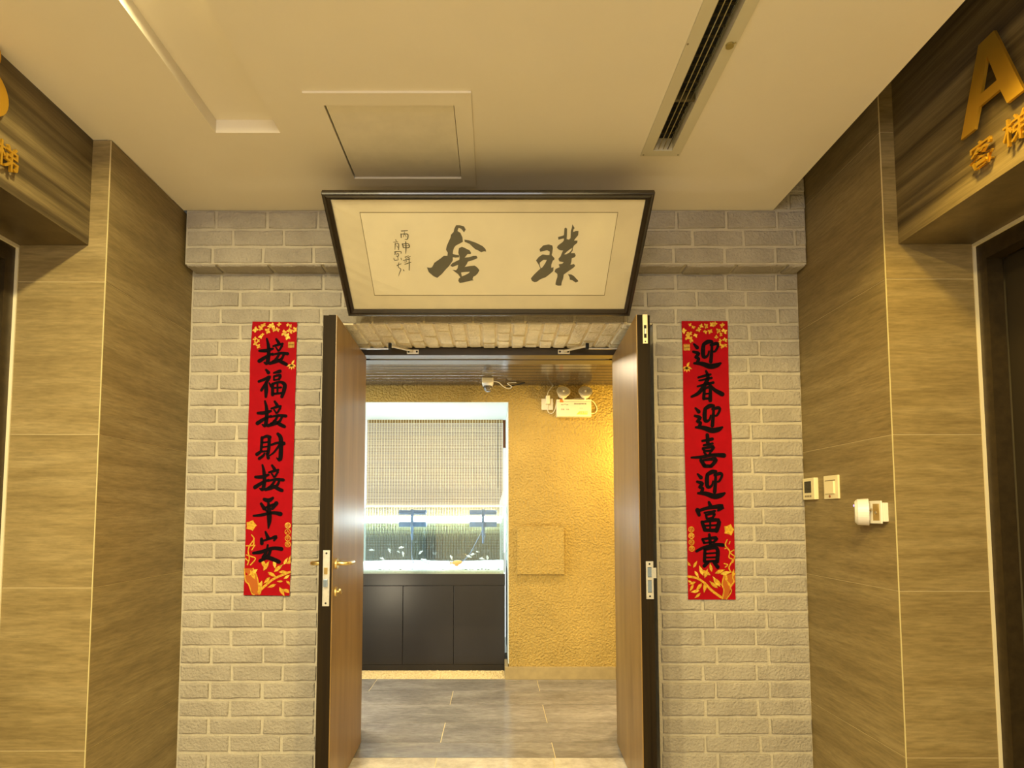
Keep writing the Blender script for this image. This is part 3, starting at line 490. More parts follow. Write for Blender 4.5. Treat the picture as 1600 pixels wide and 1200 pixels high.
# ------------------------------------------------------------------ ceiling
ZC = 2.835
holes = [(-1.125, -0.865, -2.4, 2.271), (-0.642, -0.150, 2.098, 2.581), (0.667, 0.748, 0.95, 2.379)]
xs = sorted({-1.65, -1.575, 1.408} | {v for h_ in holes for v in h_[:2]}); ys = sorted({-2.6, 2.315, 2.874} | {v for h_ in holes for v in h_[2:]})
bm = bmesh.new()
for xa, xb in zip(xs, xs[1:]):
    for ya, yb in zip(ys, ys[1:]):
        cx_, cy_ = (xa + xb) / 2, (ya + yb) / 2
        if any(h_[0] < cx_ < h_[1] and h_[2] < cy_ < h_[3] for h_ in holes): continue
        if cy_ > 2.315 and cx_ < -1.575: continue
        if cy_ > 2.271 and cx_ < -1.575 and cy_ > 2.315: continue
        box(bm, xa, xb, ya, yb, ZC, ZC + 0.055)
box(bm, -1.65, 1.408, -2.6, 2.874, ZC + 0.0551, ZC + 0.12)
bmesh.ops.remove_doubles(bm, verts=bm.verts, dist=0.0001)
ceiling = tag(obj('ceiling', bm, M['ceil']), 'cream painted dropped ceiling', kind='structure')
tag(obj('trim_3', B(1.35, 2.1, -2.6, 2.874, 3.28, 3.33), M['void']), 'dark upper ceiling seen in the gap', kind='structure')

# ------------------------------------------------------------------ floors
fl = tag(obj('floor', B(-2.1, 2.1, -2.6, 4.98, -0.06, -0.0022), M['grout']), 'stone tiled floor of lobby and corridor', kind='structure')
def tile(x0, x1, y0, y1, m):
    if x1 - x0 > 0.02: obj('floor_tile', B(x0 + 0.0022, x1 - 0.0022, y0 + 0.0022, y1 - 0.0022, -0.0021, 0.0, bev=0.0006), m, fl)
for (ya, yb, j0) in ((4.405, 4.717, -0.928), (4.094, 4.405, -0.306), (3.749, 4.094, -0.932), (3.43, 3.749, -0.309), (3.219, 3.43, -0.935)):
    js = [-2.1] + [j0 + 1.26 * k for k in range(-1, 3) if -2.05 < j0 + 1.26 * k < 2.0] + [2.1]
    for a, b in zip(js, js[1:]): tile(a, b, ya, yb, M['tile'])
for i in range(-4, 9):
    y1 = 3.219 - 0.62 * (i + 4) if i == -4 else 3.219 - 0.62 * (i + 4)
    y0 = max(y1 - 0.62, -2.6)
    if y1 <= -2.59: break
    js = [-2.0] + [-0.309 - 0.62 * 2 + 0.62 * k for k in range(0, 6)] + [2.0]
    for a, b in zip(js, js[1:]): tile(a, b, y0, y1, M['floor'])

# lobby wall behind the camera
tag(obj('wall_front', B(-2.1, 2.1, -2.65, -2.6, 0, 3.33), M['wallplain']), 'plain lobby wall behind the camera', kind='structure')

# ------------------------------------------------------------------ ceiling slot lamp
t = thing('ceiling_lamp', 'round glowing lamp recessed in the long ceiling slot', 'lamp', (-1.0, 1.50, 2.89))
bm = bmesh.new(); cyl(bm, (-1.0, 1.50, 2.870), (-1.0, 1.50, 2.8895), 0.062, n=24); obj('lamp_housing', bm, M['ceil_trim'], t)
bm = bmesh.new(); cyl(bm, (-1.0, 1.50, 2.866), (-1.0, 1.50, 2.8695), 0.045, n=24); obj('lamp_face', bm, M['lampdisc'], t)
for k, (lx, ly) in enumerate(((-1.0, 0.2), (-1.0, -0.9), (0.55, 0.55))):
    t = thing('ceiling_lamp', ('round lamp in the slot left of the camera', 'round lamp in the slot behind the camera', 'round lamp in the ceiling above and right of the camera')[k], 'lamp', (lx, ly, ZC))
    zz = 2.828 if k == 2 else 2.87
    bm = bmesh.new(); cyl(bm, (lx, ly, zz), (lx, ly, zz + 0.0068), 0.08 if k == 2 else 0.07, n=28); obj('lamp_ring', bm, M['ceil_trim'], t)

# ------------------------------------------------------------------ ceiling hatch
t = thing('ceiling_hatch', 'square cream access hatch in the ceiling with a raised border', 'hatch', (-0.39, 2.33, ZC))
bm = bmesh.new(); a = (-0.700, -0.086, 2.035, 2.640); b = (-0.640, -0.152, 2.100, 2.579)
for q in ((a[0], b[0], a[2], a[3]), (b[1], a[1], a[2], a[3]), (b[0], b[1], a[2], b[2]), (b[0], b[1], b[3], a[3])): box(bm, *q, 2.826, 2.8348)
bmesh.ops.remove_doubles(bm, verts=bm.verts, dist=0.0001)
obj('border', bm, M['ceil'], t)
obj('hatch_panel', B(-0.635, -0.155, 2.105, 2.5765, 2.834, 2.848), M['hatch'], t)

# ------------------------------------------------------------------ air vent
t = thing('air_vent', 'long linear air vent with dark lengthwise louvres in the ceiling', 'vent', (0.707, 1.6, ZC))
bm = bmesh.new(); a = (0.624, 0.790, 0.85, 2.416); b = (0.6675, 0.7475, 0.951, 2.378)
for q in ((a[0], b[0], a[2], a[3]), (b[1], a[1], a[2], a[3]), (b[0], b[1], a[2], b[2]), (b[0], b[1], b[3], a[3])): box(bm, *q, 2.829, 2.8348)
obj('vent_frame', bm, M['vent'], t)
obj('backing', B(0.668, 0.747, 0.952, 2.377, 2.884, 2.889), M['hole'], t)
for k in range(4):
    xk = 0.675 + 0.0195 * k
    bm = bmesh.new(); box(bm, xk, xk + 0.0028, 0.953, 2.376, 2.833, 2.858)
    rt = Matrix.Translation((xk, 0, 2.85)) @ Matrix.Rotation(R(22), 4, 'Y') @ Matrix.Translation((-xk, 0, -2.85))
    bm.transform(rt); obj('louver', bm, M['louver2'] if k in (1, 2) else M['louver'], t)
bm = bmesh.new()
for k in range(34):
    yk = 0.98 + k * 0.041; box(bm, 0.669, 0.746, yk, yk + 0.0012, 2.874, 2.883)
tag(obj('rear_vanes', bm, M['louver'], t), kind='stuff')
obj('cross_bar', B(0.669, 0.746, 2.085, 2.097, 2.838, 2.868), M['louver'], t)
bm = bmesh.new(); cyl(bm, (0.767, 1.819, 2.822), (0.767, 1.819, 2.829), 0.013, n=20); tube(bm, [(0.767, 1.819, 2.8255), (0.776, 1.812, 2.825), (0.783, 1.806, 2.8255)], 0.002)
obj('latch', bm, mat('olive_latch', (0.30, 0.24, 0.07), 0.5, 0.2), t)
for sx, sy in ((0.634, 2.406), (0.781, 2.406), (0.629, 1.816)):
    bm = bmesh.new(); cyl(bm, (sx, sy, 2.8275), (sx, sy, 2.829), 0.0035, n=10); obj('screw', bm, M['grey'], t)

# ------------------------------------------------------------------ framed calligraphy leaning from the wall
O = Vector((-0.729, 2.868, 2.291)); VV = Vector((0, -0.49, 0.362)).normalized(); NN = Vector((0, -VV.z, VV.y))
PW, PH = 1.402, 0.606
t = thing('framed_calligraphy', 'wide framed brush calligraphy tilted out over the open door', 'painting', O)
def pf(a, b, l=0.0): return O + Vector((a / 1000.0, 0, 0)) + VV * (b / 1000.0) + NN * (l / 1000.0)
def pbox(bm, a0, a1, b0, b1, l0, l1):
    vs = [bm.verts.new(pf(a, b, l)) for l in (l0, l1) for a, b in ((a0, b0), (a1, b0), (a1, b1), (a0, b1))]
    for f in ((0, 1, 2, 3), (7, 6, 5, 4), (0, 4, 5, 1), (1, 5, 6, 2), (2, 6, 7, 3), (3, 7, 4, 0)): bm.faces.new([vs[i] for i in f])
def frail(bm, p, q):   # mitred moulding along an edge: outer p->q, profile of four steps
    prof = [(0, -18), (0, 7), (5, 10), (14, 7), (20, 9), (31, 1), (31, -18)]
    return prof
corners = [(0, 0), (1402, 0), (1402, 606), (0, 606)]
prof = [(0, -18), (0, 6), (5, 10), (12, 6), (20, 8), (32, 0), (32, -6), (32, -18)]
for k in range(4):
    p, q = corners[k], corners[(k + 1) % 4]
    dx, dy = (q[0] - p[0]), (q[1] - p[1]); l_ = math.hypot(dx, dy); dx /= l_; dy /= l_; nx_, ny_ = -dy, dx
    bm = bmesh.new(); r0 = []; r1 = []
    for (d, hgt) in prof:
        r0.append(bm.verts.new(pf(p[0] + nx_ * d + dx * d, p[1] + ny_ * d + dy * d, hgt)))
        r1.append(bm.verts.new(pf(q[0] + nx_ * d - dx * d, q[1] + ny_ * d - dy * d, hgt)))
    for i in range(len(prof)): bm.faces.new((r0[i], r0[(i + 1) % len(prof)], r1[(i + 1) % len(prof)], r1[i]))
    bm.faces.new(r0); bm.faces.new(r1)
    obj('frame_rail', bm, M['frame'], t)
bm = bmesh.new(); pbox(bm, 30, 1372, 30, 576, -12, -8); obj('silk_mount', bm, M['silk'], t)
bm = bmesh.new(); pbox(bm, 146, 1261, 109, 515, -8, -7.4); sheet = obj('paper_sheet', bm, M['paper'], t)
bm = bmesh.new()
for q in ((144, 1263, 107.5, 110), (144, 1263, 514, 516.5), (144, 146.5, 107.5, 516.5), (1260.5, 1263, 107.5, 516.5)): pbox(bm, *q, -8, -7.0)
obj('border_line', bm, M['line'], t)
for gly in (SHE, PU):
    bm = bmesh.new()
    for loops in gly: prism(bm, loops, lambda a, b, l: pf(a, b, -7.2 + l), 0.5)
    obj('character', bm, M['ink'], t)
bm = bmesh.new(); brush(bm, SIG, lambda a, b, l: pf(a, b, -6.9)); obj('signature', bm, M['ink'], t)
# loose plastic film in front, wrinkled towards the left corner
bm = bmesh.new(); nxg, nyg = 110, 46; grid = []
for j in range(nyg + 1):
    for i in range(nxg + 1):
        a = 30 + 1342 * i / nxg; b = 30 + 546 * j / nyg
        edge = max(0, 1 - (a - 30) / 330) ** 1.3 * (0.3 + 0.7 * j / nyg) + 0.35 * max(0, 1 - (576 - b) / 90) * max(0, 1 - a / 800)
        wv = math.sin((a * 0.55 + b) * 0.11 + 1.5 * math.sin(a * 0.012)) * 1.1 * edge + 0.05 * math.sin(a * 0.01 + b * 0.013)
        r_ = max(0, 1 - abs(a - 1310 + (b - 300) * 0.25) / 22) * max(0, 1 - abs(b - 390) / 150) * 2.2
        grid.append(bm.verts.new(pf(a, b, -3.6 + wv * 2.0 + r_)))
for j in range(nyg):
    for i in range(nxg):
        k = j * (nxg + 1) + i; bm.faces.new((grid[k], grid[k + 1], grid[k + nxg + 2], grid[k + nxg + 1]))
obj('plastic_film', bm, M['film'], t, smooth=True)
bm = bmesh.new(); pbox(bm, 6, 1396, 6, 600, -17, -13); obj('backing_board', bm, M['frame'], t)
for sx in (-0.45, 0.40): obj('hanging_wire', tube(bmesh.new(), [pf((sx + 0.729) * 1000, 560, -17), (sx, 2.75, 2.72), (sx, 2.868, 2.735)], 0.0015, 6), M['steel'], t)

# ------------------------------------------------------------------ red paper couplets
def banner(label, edges, inks, gold, gst, trunk, nm):
    eL, eR = edges; t = thing('red_couplet', label, 'paper banner', ((eL[-1][0] + eR[-1][0]) / 2000, YW - 0.01, eL[-1][1] / 1000), 'red paper couplets beside the door')
    YP = 2.9655
    def wav(z): return 0.0012 * math.sin(z * 7 + eL[0][0])
    bm = bmesh.new(); prev = None
    dl, dr_ = [], []
    for i in range(len(eL) - 1):
        for k in range(6):
            f_ = k / 6; dl.append([eL[i][j] * (1 - f_) + eL[i + 1][j] * f_ for j in (0, 1)]); dr_.append([eR[i][j] * (1 - f_) + eR[i + 1][j] * f_ for j in (0, 1)])
    dl.append(eL[-1]); dr_.append(eR[-1])
    for l, r in zip(dl, dr_):
        row = []
        for k in range(5):
            f_ = k / 4; x_ = (l[0] * (1 - f_) + r[0] * f_) / 1000; z_ = (l[1] * (1 - f_) + r[1] * f_) / 1000
            cur = 0.0 if 0 < k < 4 else random.uniform(-0.002, 0.001)
            row.append((bm.verts.new((x_, YP + wav(z_) + cur, z_)), bm.verts.new((x_, YP + wav(z_) + cur + 0.0006, z_))))
        if prev:
            for k in range(4):
                bm.faces.new((prev[k][0], prev[k + 1][0], row[k + 1][0], row[k][0])); bm.faces.new((prev[k][1], prev[k + 1][1], row[k + 1][1], row[k][1]))
        prev = row
    obj('paper', bm, M['red'], t, smooth=True)
    def f3(lift): return lambda a, b, l=0: Vector((a / 1000, YP + wav(b / 1000) - lift, b / 1000))
    for g in inks:
        bm = bmesh.new(); brush(bm, g, f3(0.0024), k=0.70); obj('character', bm, M['ink2'], t)
    # printed gold ornament
    for st in gst: obj('printed_stem', brush(bmesh.new(), [st], f3(0.0018), k=0.5), M['goldink'], t)
    obj('printed_trunk', prism(bmesh.new(), [trunk], lambda a, b, l: Vector((a / 1000, YP + wav(b / 1000) - 0.0011 - l, b / 1000)), 0.0002), M['goldink2'], t)
    def edge_x(zq):
        for (xa, za), (xb, zb), (xc, _), (xd_, _) in zip(eL, eL[1:], eR, eR[1:]):
            if zb <= zq <= za:
                f_ = (za - zq) / (za - zb); return xa + (xb - xa) * f_ + 1, xc + (xd_ - xc) * f_ - 1
        return (eL[0][0] + 1, eR[0][0] - 1) if zq > eL[0][1] else (eL[-1][0] + 1, eR[-1][0] - 1)
    def leafp(b_, x, z, L, wd, a, lift):
        ca, sa = math.cos(a), math.sin(a)
        pts = [(0, 0), (0.3, 0.5), (0.55, 0.55), (1, 0), (0.55, -0.45), (0.3, -0.5)]
        vs = []
        for u, v in pts:
            zq = z + (u * L) * sa + (v * wd) * ca; xl, xr_ = edge_x(zq)
            vs.append(b_.verts.new((min(max(x + (u * L) * ca - (v * wd) * sa, xl), xr_) / 1000, YP + wav(z / 1000) - lift, min(zq, eL[0][1] - 2) / 1000)))
        b_.faces.new(vs)
    nc = 0
    for gi, (k, x, z, s, a) in enumerate(gold):
        a = R(a); bm = bmesh.new(); mm = M['goldink'] if gi % 4 else M['goldink3']; nm_ = 'printed_leaf'
        if k == 'leaf':
            for q in range(4): leafp(bm, x, z, s * 0.95, s * 0.62, a + q * 1.35 + random.uniform(-0.3, 0.3), 0.0016 + 0.0002 * q)
        elif k == 'maple':
            for q in (-1.15, -0.55, 0, 0.55, 1.15, 2.6): leafp(bm, x, z + s * 0.3, s * 1.15, s * 0.42, a + q, 0.0016)
        elif k == 'bamboo': leafp(bm, x, z, s * 1.5, s * 0.46, a, 0.0019 + 0.0001 * (gi % 3)); nm_ = 'printed_bamboo_leaf'
        elif k == 'flower':
            nm_ = 'printed_flower'
            for q in range(5): leafp(bm, x, z, s * 1.05, s * 0.95, a + q * 2 * math.pi / 5, 0.0016 + 0.0001 * q)
        elif k == 'seal':
            h2 = s / 2; nm_ = 'printed_seal'
            for (u0, u1, v0, v1) in ((-h2, h2, h2 - 1.2, h2), (-h2, h2, -h2, -h2 + 1.2), (-h2, -h2 + 1.2, -h2, h2), (h2 - 1.2, h2, -h2, h2), (-h2, h2, -0.9, 0.9), (-0.9, 0.9, -h2, h2)) + tuple((-h2 + 2, h2 - 2, -h2 + 3 * q, -h2 + 3 * q + 1.8) for q in range(1, int(s / 3))):
                vs = [bm.verts.new(((x + u) / 1000, YP + wav(z / 1000) - 0.0017, (z + v) / 1000)) for u, v in ((u0, v0), (u1, v0), (u1, v1), (u0, v1))]; bm.faces.new(vs)
        elif k == 'coin':
            nm_ = 'printed_coin'
            ring = [[(x + r_ * math.cos(2 * math.pi * q / 20), z + r_ * math.sin(2 * math.pi * q / 20)) for q in range(20)] for r_ in (s * 1.0, s * 0.80)]
            prism(bm, ring, lambda a_, b_, l: Vector((a_ / 1000, YP + wav(b_ / 1000) - 0.0014 - l, b_ / 1000)), 0.0004)
            mt = Matrix.Translation((x / 1000, YP + wav(z / 1000) - 0.0019, z / 1000)) @ Matrix.Rotation(R(90), 4, 'X')
            tb = text_bm(nm[nc], s * 1.5 / 1000, 0.0002, mt, offset=0.0002); nc += 1
            tm = bpy.data.meshes.new('tmp'); tb.to_mesh(tm); tb.free(); bm.from_mesh(tm); bpy.data.meshes.remove(tm)
        obj(nm_, bm, mm, t)
    return t
banner('red paper couplet left of the door with seven black characters and gold flowers', EDGE_L, INK_L, GOLD_L, GST_L, TRUNK_L, '出入平安')
banner('red paper couplet right of the door with seven black characters and gold flowers', EDGE_R, INK_R, GOLD_R, GST_R, TRUNK_R, '吉祥如意')

# ------------------------------------------------------------------ door frame
fr = tag(obj('door_3', B(DL + 0.01, DR - 0.01, 3.418, 3.50, 2.240, 2.284, bev=0.002), M['header']), 'dark door frame around the double doorway', kind='structure')
bm = bmesh.new(); box(bm, DL + 0.01, DR - 0.01, 3.50, 3.53, 2.252, 2.284); box(bm, DL + 0.01, DR - 0.01, 3.53, 3.63, 2.240, 2.284)
obj('frame_head', bm, M['header'], fr)
obj('head_seal', B(-0.76, 0.70, 3.505, 3.527, 2.244, 2.2515), M['grey'], fr)
for xa, xb in ((DL + 0.01, -0.814), (0.745, DR - 0.01)):
    obj('jamb', B(xa, xb, 3.418, 3.63, 0, 2.2395, bev=0.002), M['header'], fr)

# ------------------------------------------------------------------ door leaves, both swung open towards the lobby
def leaf_prism(bm, near, far, z0, z1, th, side, y_th=0.0):
    (xn, yn), (xf, yf) = near, far; d = Vector((xf - xn, yf - yn, 0)).normalized(); n = Vector((-d.y, d.x, 0)) * side
    q = [Vector((xn, yn, 0)), Vector((xf, yf, 0)), Vector((xf, yf, 0)) + n * th, Vector((xn, yn, 0)) + n * th]
    vs = [bm.verts.new((p.x, p.y, z)) for z in (z0, z1) for p in q]
    for f in ((0, 1, 2, 3), (7, 6, 5, 4), (0, 4, 5, 1), (1, 5, 6, 2), (2, 6, 7, 3), (3, 7, 4, 0)): bm.faces.new([vs[i] for i in f])
    return bm
ZL = 2.222
def leaf(side, near, far, label):
    """side +1: thickness grows to -x (left leaf), -1: to +x"""
    t = thing('door_leaf', label, 'door', (near[0], (near[1] + far[1]) / 2, 0.0), 'open door leaves')
    sx = -1 if side > 0 else 1
    nb = (near[0] + sx * 0.0015, near[1] + 0.004)
    obj('inner_veneer', leaf_prism(bmesh.new(), (near[0], near[1] + 0.002), far, 0.012, ZL, 0.004, side), M['leaf'], t)
    obj('core', leaf_prism(bmesh.new(), (near[0] + sx * 0.004, near[1]), (far[0] + sx * 0.004, far[1]), 0.012, ZL - 0.0005, 0.033, side), M['leafedge'], t)
    obj('outer_rebate', leaf_prism(bmesh.new(), (near[0] + sx * 0.038, near[1] + 0.006), (far[0] + sx * 0.038, far[1]), 0.012, ZL - 0.0008, 0.026, side), M['leafedge'], t)
    return t
ll = leaf(1, (-0.731, 2.66), (-0.757, 3.40), 'left wooden door leaf with lever handle and lock, standing open')
rl = leaf(-1, (0.655, 2.66), (0.692, 3.40), 'right wooden door leaf with strike plate on its edge, standing open')
# lock plate on the edge of the left leaf
def edge_plate(root, xa, xb, z0, z1, yf):
    return obj('lock_plate', B(xa, xb, yf - 0.003, yf - 0.0002, z0, z1, bev=0.001), M['steel'], root)
p = edge_plate(ll, -0.774, -0.743, 0.888, 1.137, 2.659)
for zc_ in (1.124, 0.901):
    bm = bmesh.new(); cyl(bm, (-0.7585, 2.6552, zc_), (-0.7585, 2.6560, zc_), 0.0045, n=12); obj('screw', bm, M['hole'], p)
obj('latch_bolt', B(-0.768, -0.752, 2.6545, 2.6562, 1.030, 1.060, bev=0.0006), M['brass'], p)
bm = bmesh.new(); box(bm, -0.767, -0.750, 2.640, 2.6562, 0.974, 1.008, bev=0.0015); obj('dead_bolt', bm, M['blue'], p)
# strike plate and flush bolt on the right leaf
bm = bmesh.new()
for q in ((0.681, 0.688, 0.920, 1.088), (0.706, 0.714, 0.920, 1.088), (0.688, 0.706, 1.062, 1.088), (0.688, 0.706, 0.920, 0.948), (0.688, 0.706, 1.004, 1.016)): box(bm, q[0], q[1], 2.6565, 2.6588, q[2], q[3])
box(bm, 0.714, 0.727, 2.6565, 2.6588, 1.013, 1.059); bmesh.ops.remove_doubles(bm, verts=bm.verts, dist=0.0001)
p = obj('strike_plate', bm, M['steel'], rl)
for z0_, z1_ in ((1.018, 1.060), (0.950, 1.002)): obj('strike_pocket', B(0.6885, 0.7055, 2.6583, 2.6588, z0_, z1_), M['blue'], p)
for zc_ in (1.076, 0.932):
    bm = bmesh.new(); cyl(bm, (0.697, 2.6558, zc_), (0.697, 2.6565, zc_), 0.0045, n=12); obj('screw', bm, M['hole'], p)
p = obj('flush_bolt_plate', B(0.684, 0.706, 2.6570, 2.6595, 2.086, ZL), M['whitec'], rl)
obj('bolt_slot', B(0.689, 0.701, 2.6562, 2.6572, 2.112, 2.172, bev=0.0004), M['hole'], p)
obj('bolt_knob', B(0.691, 0.699, 2.6520, 2.6565, 2.130, 2.155, bev=0.001), M['steel'], p)
bm = bmesh.new(); cyl(bm, (0.695, 2.6562, 2.095), (0.695, 2.6570, 2.095), 0.0035, n=10); obj('screw', bm, M['hole'], p)
# handles
def handle(root, x0, sx, yh, zh, reach):
    bm = bmesh.new(); cyl(bm, (x0, yh, zh), (x0 + sx * 0.009, yh, zh), 0.026, 0.024, n=28)
    hd = obj('lever_handle', bm, M['brass'], root, smooth=False)
    bm = bmesh.new(); tube(bm, [(x0 + sx * 0.008, yh, zh), (x0 + sx * 0.03, yh, zh), (x0 + sx * 0.048, yh + 0.006, zh), (x0 + sx * 0.056, yh + 0.025, zh - 0.001), (x0 + sx * 0.056, yh + 0.07, zh - 0.003), (x0 + sx * 0.054, yh + reach, zh - 0.004)], lambda f_: 0.0095 if f_ < 0.9 else 0.0095 - 0.03 * (f_ - 0.9), 12)
    obj('lever', bm, M['brass'], hd, smooth=True)
handle(ll, -0.7335, 1, 2.725, 1.073, 0.125)
handle(ll, -0.794, -1, 2.725, 1.073, 0.125)
bm = bmesh.new(); cyl(bm, (-0.7335, 2.725, 0.944), (-0.7255, 2.725, 0.944), 0.024, 0.022, n=24); tn = obj('thumb_turn', bm, M['brass'], ll)
bm = bmesh.new(); cyl(bm, (-0.7255, 2.725, 0.944), (-0.712, 2.725, 0.944), 0.006, n=12)
tr = B(-0.715, -0.706, 2.708, 2.742, 0.939, 0.951, bev=0.002); tr.transform(Matrix.Translation((-0.71, 2.725, 0.945)) @ Matrix.Rotation(R(-35), 4, 'X') @ Matrix.Translation((0.71, -2.725, -0.945)))
obj('turn_stem', bm, M['brass'], tn); obj('turn_wing', tr, M['brass'], tn)
for root, xx in ((ll, -0.7575), (rl, 0.6925)):
    for zz in (0.28, 1.15, 2.0):
        bm = bmesh.new(); cyl(bm, (xx + (-0.068 if root is ll else 0.068), 3.405, zz - 0.06), (xx + (-0.068 if root is ll else 0.068), 3.405, zz + 0.06), 0.007, n=12)
        obj('hinge', bm, M['brass'], root)
# closer arms
def closer(sx, xb, xe, xl, label):
    t = thing('door_closer', label, 'door closer', (xb, 3.41, 2.25), 'door closers')
    bm = bmesh.new(); box(bm, xb - 0.035, xb + 0.035, 3.405, 3.4175, 2.246, 2.270, bev=0.001); br_ = obj('shoe', bm, M['silver'], t)
    for q in (-0.024, 0.024):
        bm = bmesh.new(); cyl(bm, (xb + q, 3.4035, 2.258), (xb + q, 3.405, 2.258), 0.006, n=12); obj('screw', bm, M['hole'], br_)
    bm = bmesh.new(); a_ = Vector((xb, 3.395, 2.260)); b_ = Vector((xe, 3.30, 2.262)); cyl(bm, a_, b_, 0.007, n=10)
    obj('forearm', bm, M['silver'], t)
    bm = bmesh.new(); cyl(bm, (xe, 3.30, 2.242), (xe, 3.30, 2.276), 0.010, n=16); obj('elbow', bm, M['hole'], t)
    bm = bmesh.new(); c_ = Vector((xl, 3.30, 2.244)); box(bm, min(xe, xl), max(xe, xl), 3.293, 3.307, 2.242, 2.248, bev=0.001)
    obj('main_arm', bm, M['steel'], t)
    bm = bmesh.new(); sxx = xl + sx * 0.07
    cyl(bm, (xl, 3.30, 2.20), (xl, 3.30, 2.246), 0.009, n=12)
    box(bm, xl - 0.02, xl + 0.02, 3.14, 3.37, 2.15, 2.20, bev=0.003); obj('closer_body', bm, M['silver'], t)
closer(-1, -0.484, -0.600, -0.845, 'door closer with jointed arm over the left door leaf')
closer(1, 0.409, 0.530, 0.785, 'door closer with jointed arm over the right door leaf')

# ------------------------------------------------------------------ corridor
YF = 4.715
NR = 0.112; NT = 2.211; ZI = 2.343
bm = bmesh.new(); 
box(bm, NR, 2.1, YF, 5.60, 0.0, 2.5); box(bm, -2.1, NR, YF, 5.60, NT, 2.5); box(bm, -2.1, -1.45, YF, 5.60, 0, NT)
# finely divided front so that the stucco relief is real
wf = tag(obj('wall_far', bm, M['stucco']), 'yellow stucco wall of the corridor behind the door', kind='structure')
obj('niche_top', B(-1.449, NR - 0.0005, YF + 0.004, 5.60, NT - 0.005, NT - 0.0003), M['niche'], wf)
obj('niche_jamb', B(NR - 0.006, NR - 0.0005, YF + 0.004, 5.60, 0.12, NT - 0.006), M['niche'], wf)
obj('niche_jamb', B(-1.449, -1.443, YF + 0.004, 5.60, 0.0, NT - 0.006), M['niche'], wf)
bb = tag(obj('baseboard_far', B(0.082, 0.955, YF - 0.016, YF - 0.0003, 0.0005, 0.098, bev=0.0015), M['baseboard']), 'stone baseboard under the yellow stucco wall', kind='structure')
obj('baseboard_piece', B(0.957, 2.09, YF - 0.016, YF - 0.0003, 0.0005, 0.098, bev=0.0015), M['baseboard'], bb)
obj('baseboard_return', B(0.082, 0.1055, YF, 4.955, -0.0, 0.098), M['baseboard'], bb)
tag(obj('wall_corridor', B(2.1, 2.15, 3.62, 5.6, -0.05, 2.5), M['stucco']), 'right end of the corridor', kind='structure')
tag(obj('wall_corridor_left', B(-2.15, -2.1, 3.62, 5.6, -0.05, 2.5), M['stucco']), 'left end of the corridor', kind='structure')
# glossy slatted corridor ceiling
cs = tag(obj('trim_4', B(-2.1, 2.1, 3.62, YF, ZI + 0.022, ZI + 0.06), M['hole']), 'dark slatted corridor ceiling', kind='structure')
yk = 3.64
while yk < YF - 0.02:
    obj('ceiling_slat', B(-2.1, 2.1, yk, min(yk + 0.078, YF - 0.002), ZI, ZI + 0.02, bev=0.003), M['slat'], cs); yk += 0.0895

# access panel on the stucco wall
t = thing('wall_panel', 'square stucco covered access panel on the yellow wall', 'panel', (0.365, YF, 0.82))
obj('panel_face', B(0.177, 0.553, YF - 0.032, YF - 0.0005, 0.824, 1.204, bev=0.002), M['stucco'], t)

# emergency light
t = thing('emergency_light', 'white emergency light box with two round lamps on yellow wall', 'emergency light', (0.636, YF, 2.08))
YE = 4.655
obj('box_body', B(0.497, 0.776, YE, YF - 0.0005, 2.083, 2.221, bev=0.003), M['whitec'], t)
obj('box_groove', B(0.50, 0.773, YE - 0.0006, YE + 0.001, 2.200, 2.202), M['grey'], t)
obj('red_badge', B(0.523, 0.552, YE - 0.001, YE + 0.001, 2.196, 2.2205), M['orange'], t)
def ftext(body, size, x, z, y, m, root, nm='lettering', off=0.0, sp=1.0):
    mt = Matrix.Translation((x, y, z)) @ Matrix.Rotation(R(90), 4, 'X')
    return obj(nm, text_bm(body, size, 0.0004, mt, off, spacing=sp), m, root)
ftext('消防应急照明灯具', 0.0125, 0.685, 2.183, YE - 0.0008, M['grey'], t, off=0.0002)
ftext('主电', 0.014, 0.545, 2.138, YE - 0.0008, M['grey'], t, off=0.0002); ftext('充电', 0.012, 0.585, 2.138, YE - 0.0008, M['grey'], t, off=0.0001)
bm = bmesh.new()
for k, (dx, dz, wv) in enumerate(((0.533, 2.174, 0.010), (0.546, 2.1735, 0.006), (0.556, 2.178, 0.006), (0.565, 2.178, 0.006), (0.576, 2.174, 0.008), (0.586, 2.174, 0.004))): box(bm, dx, dx + wv, YE - 0.0008, YE, dz, dz + 0.0055)
for dx in (0.68, 0.69, 0.70): box(bm, dx, dx + 0.007, YE - 0.0008, YE, 2.147, 2.149)
obj('small_print', bm, M['grey'], t)
bm = bmesh.new(); prism(bm, [[(0.655, 2.098), (0.745, 2.098), (0.745, 2.122), (0.678, 2.122)]], lambda a, b, l: Vector((a, YE - 0.0003 - l, b)), 0.0006); yb_ = obj('yellow_label', bm, M['yellowp'], t)
ftext('应急照明', 0.016, 0.712, 2.110, YE - 0.0013, M['whitec'], yb_, off=0.0002)
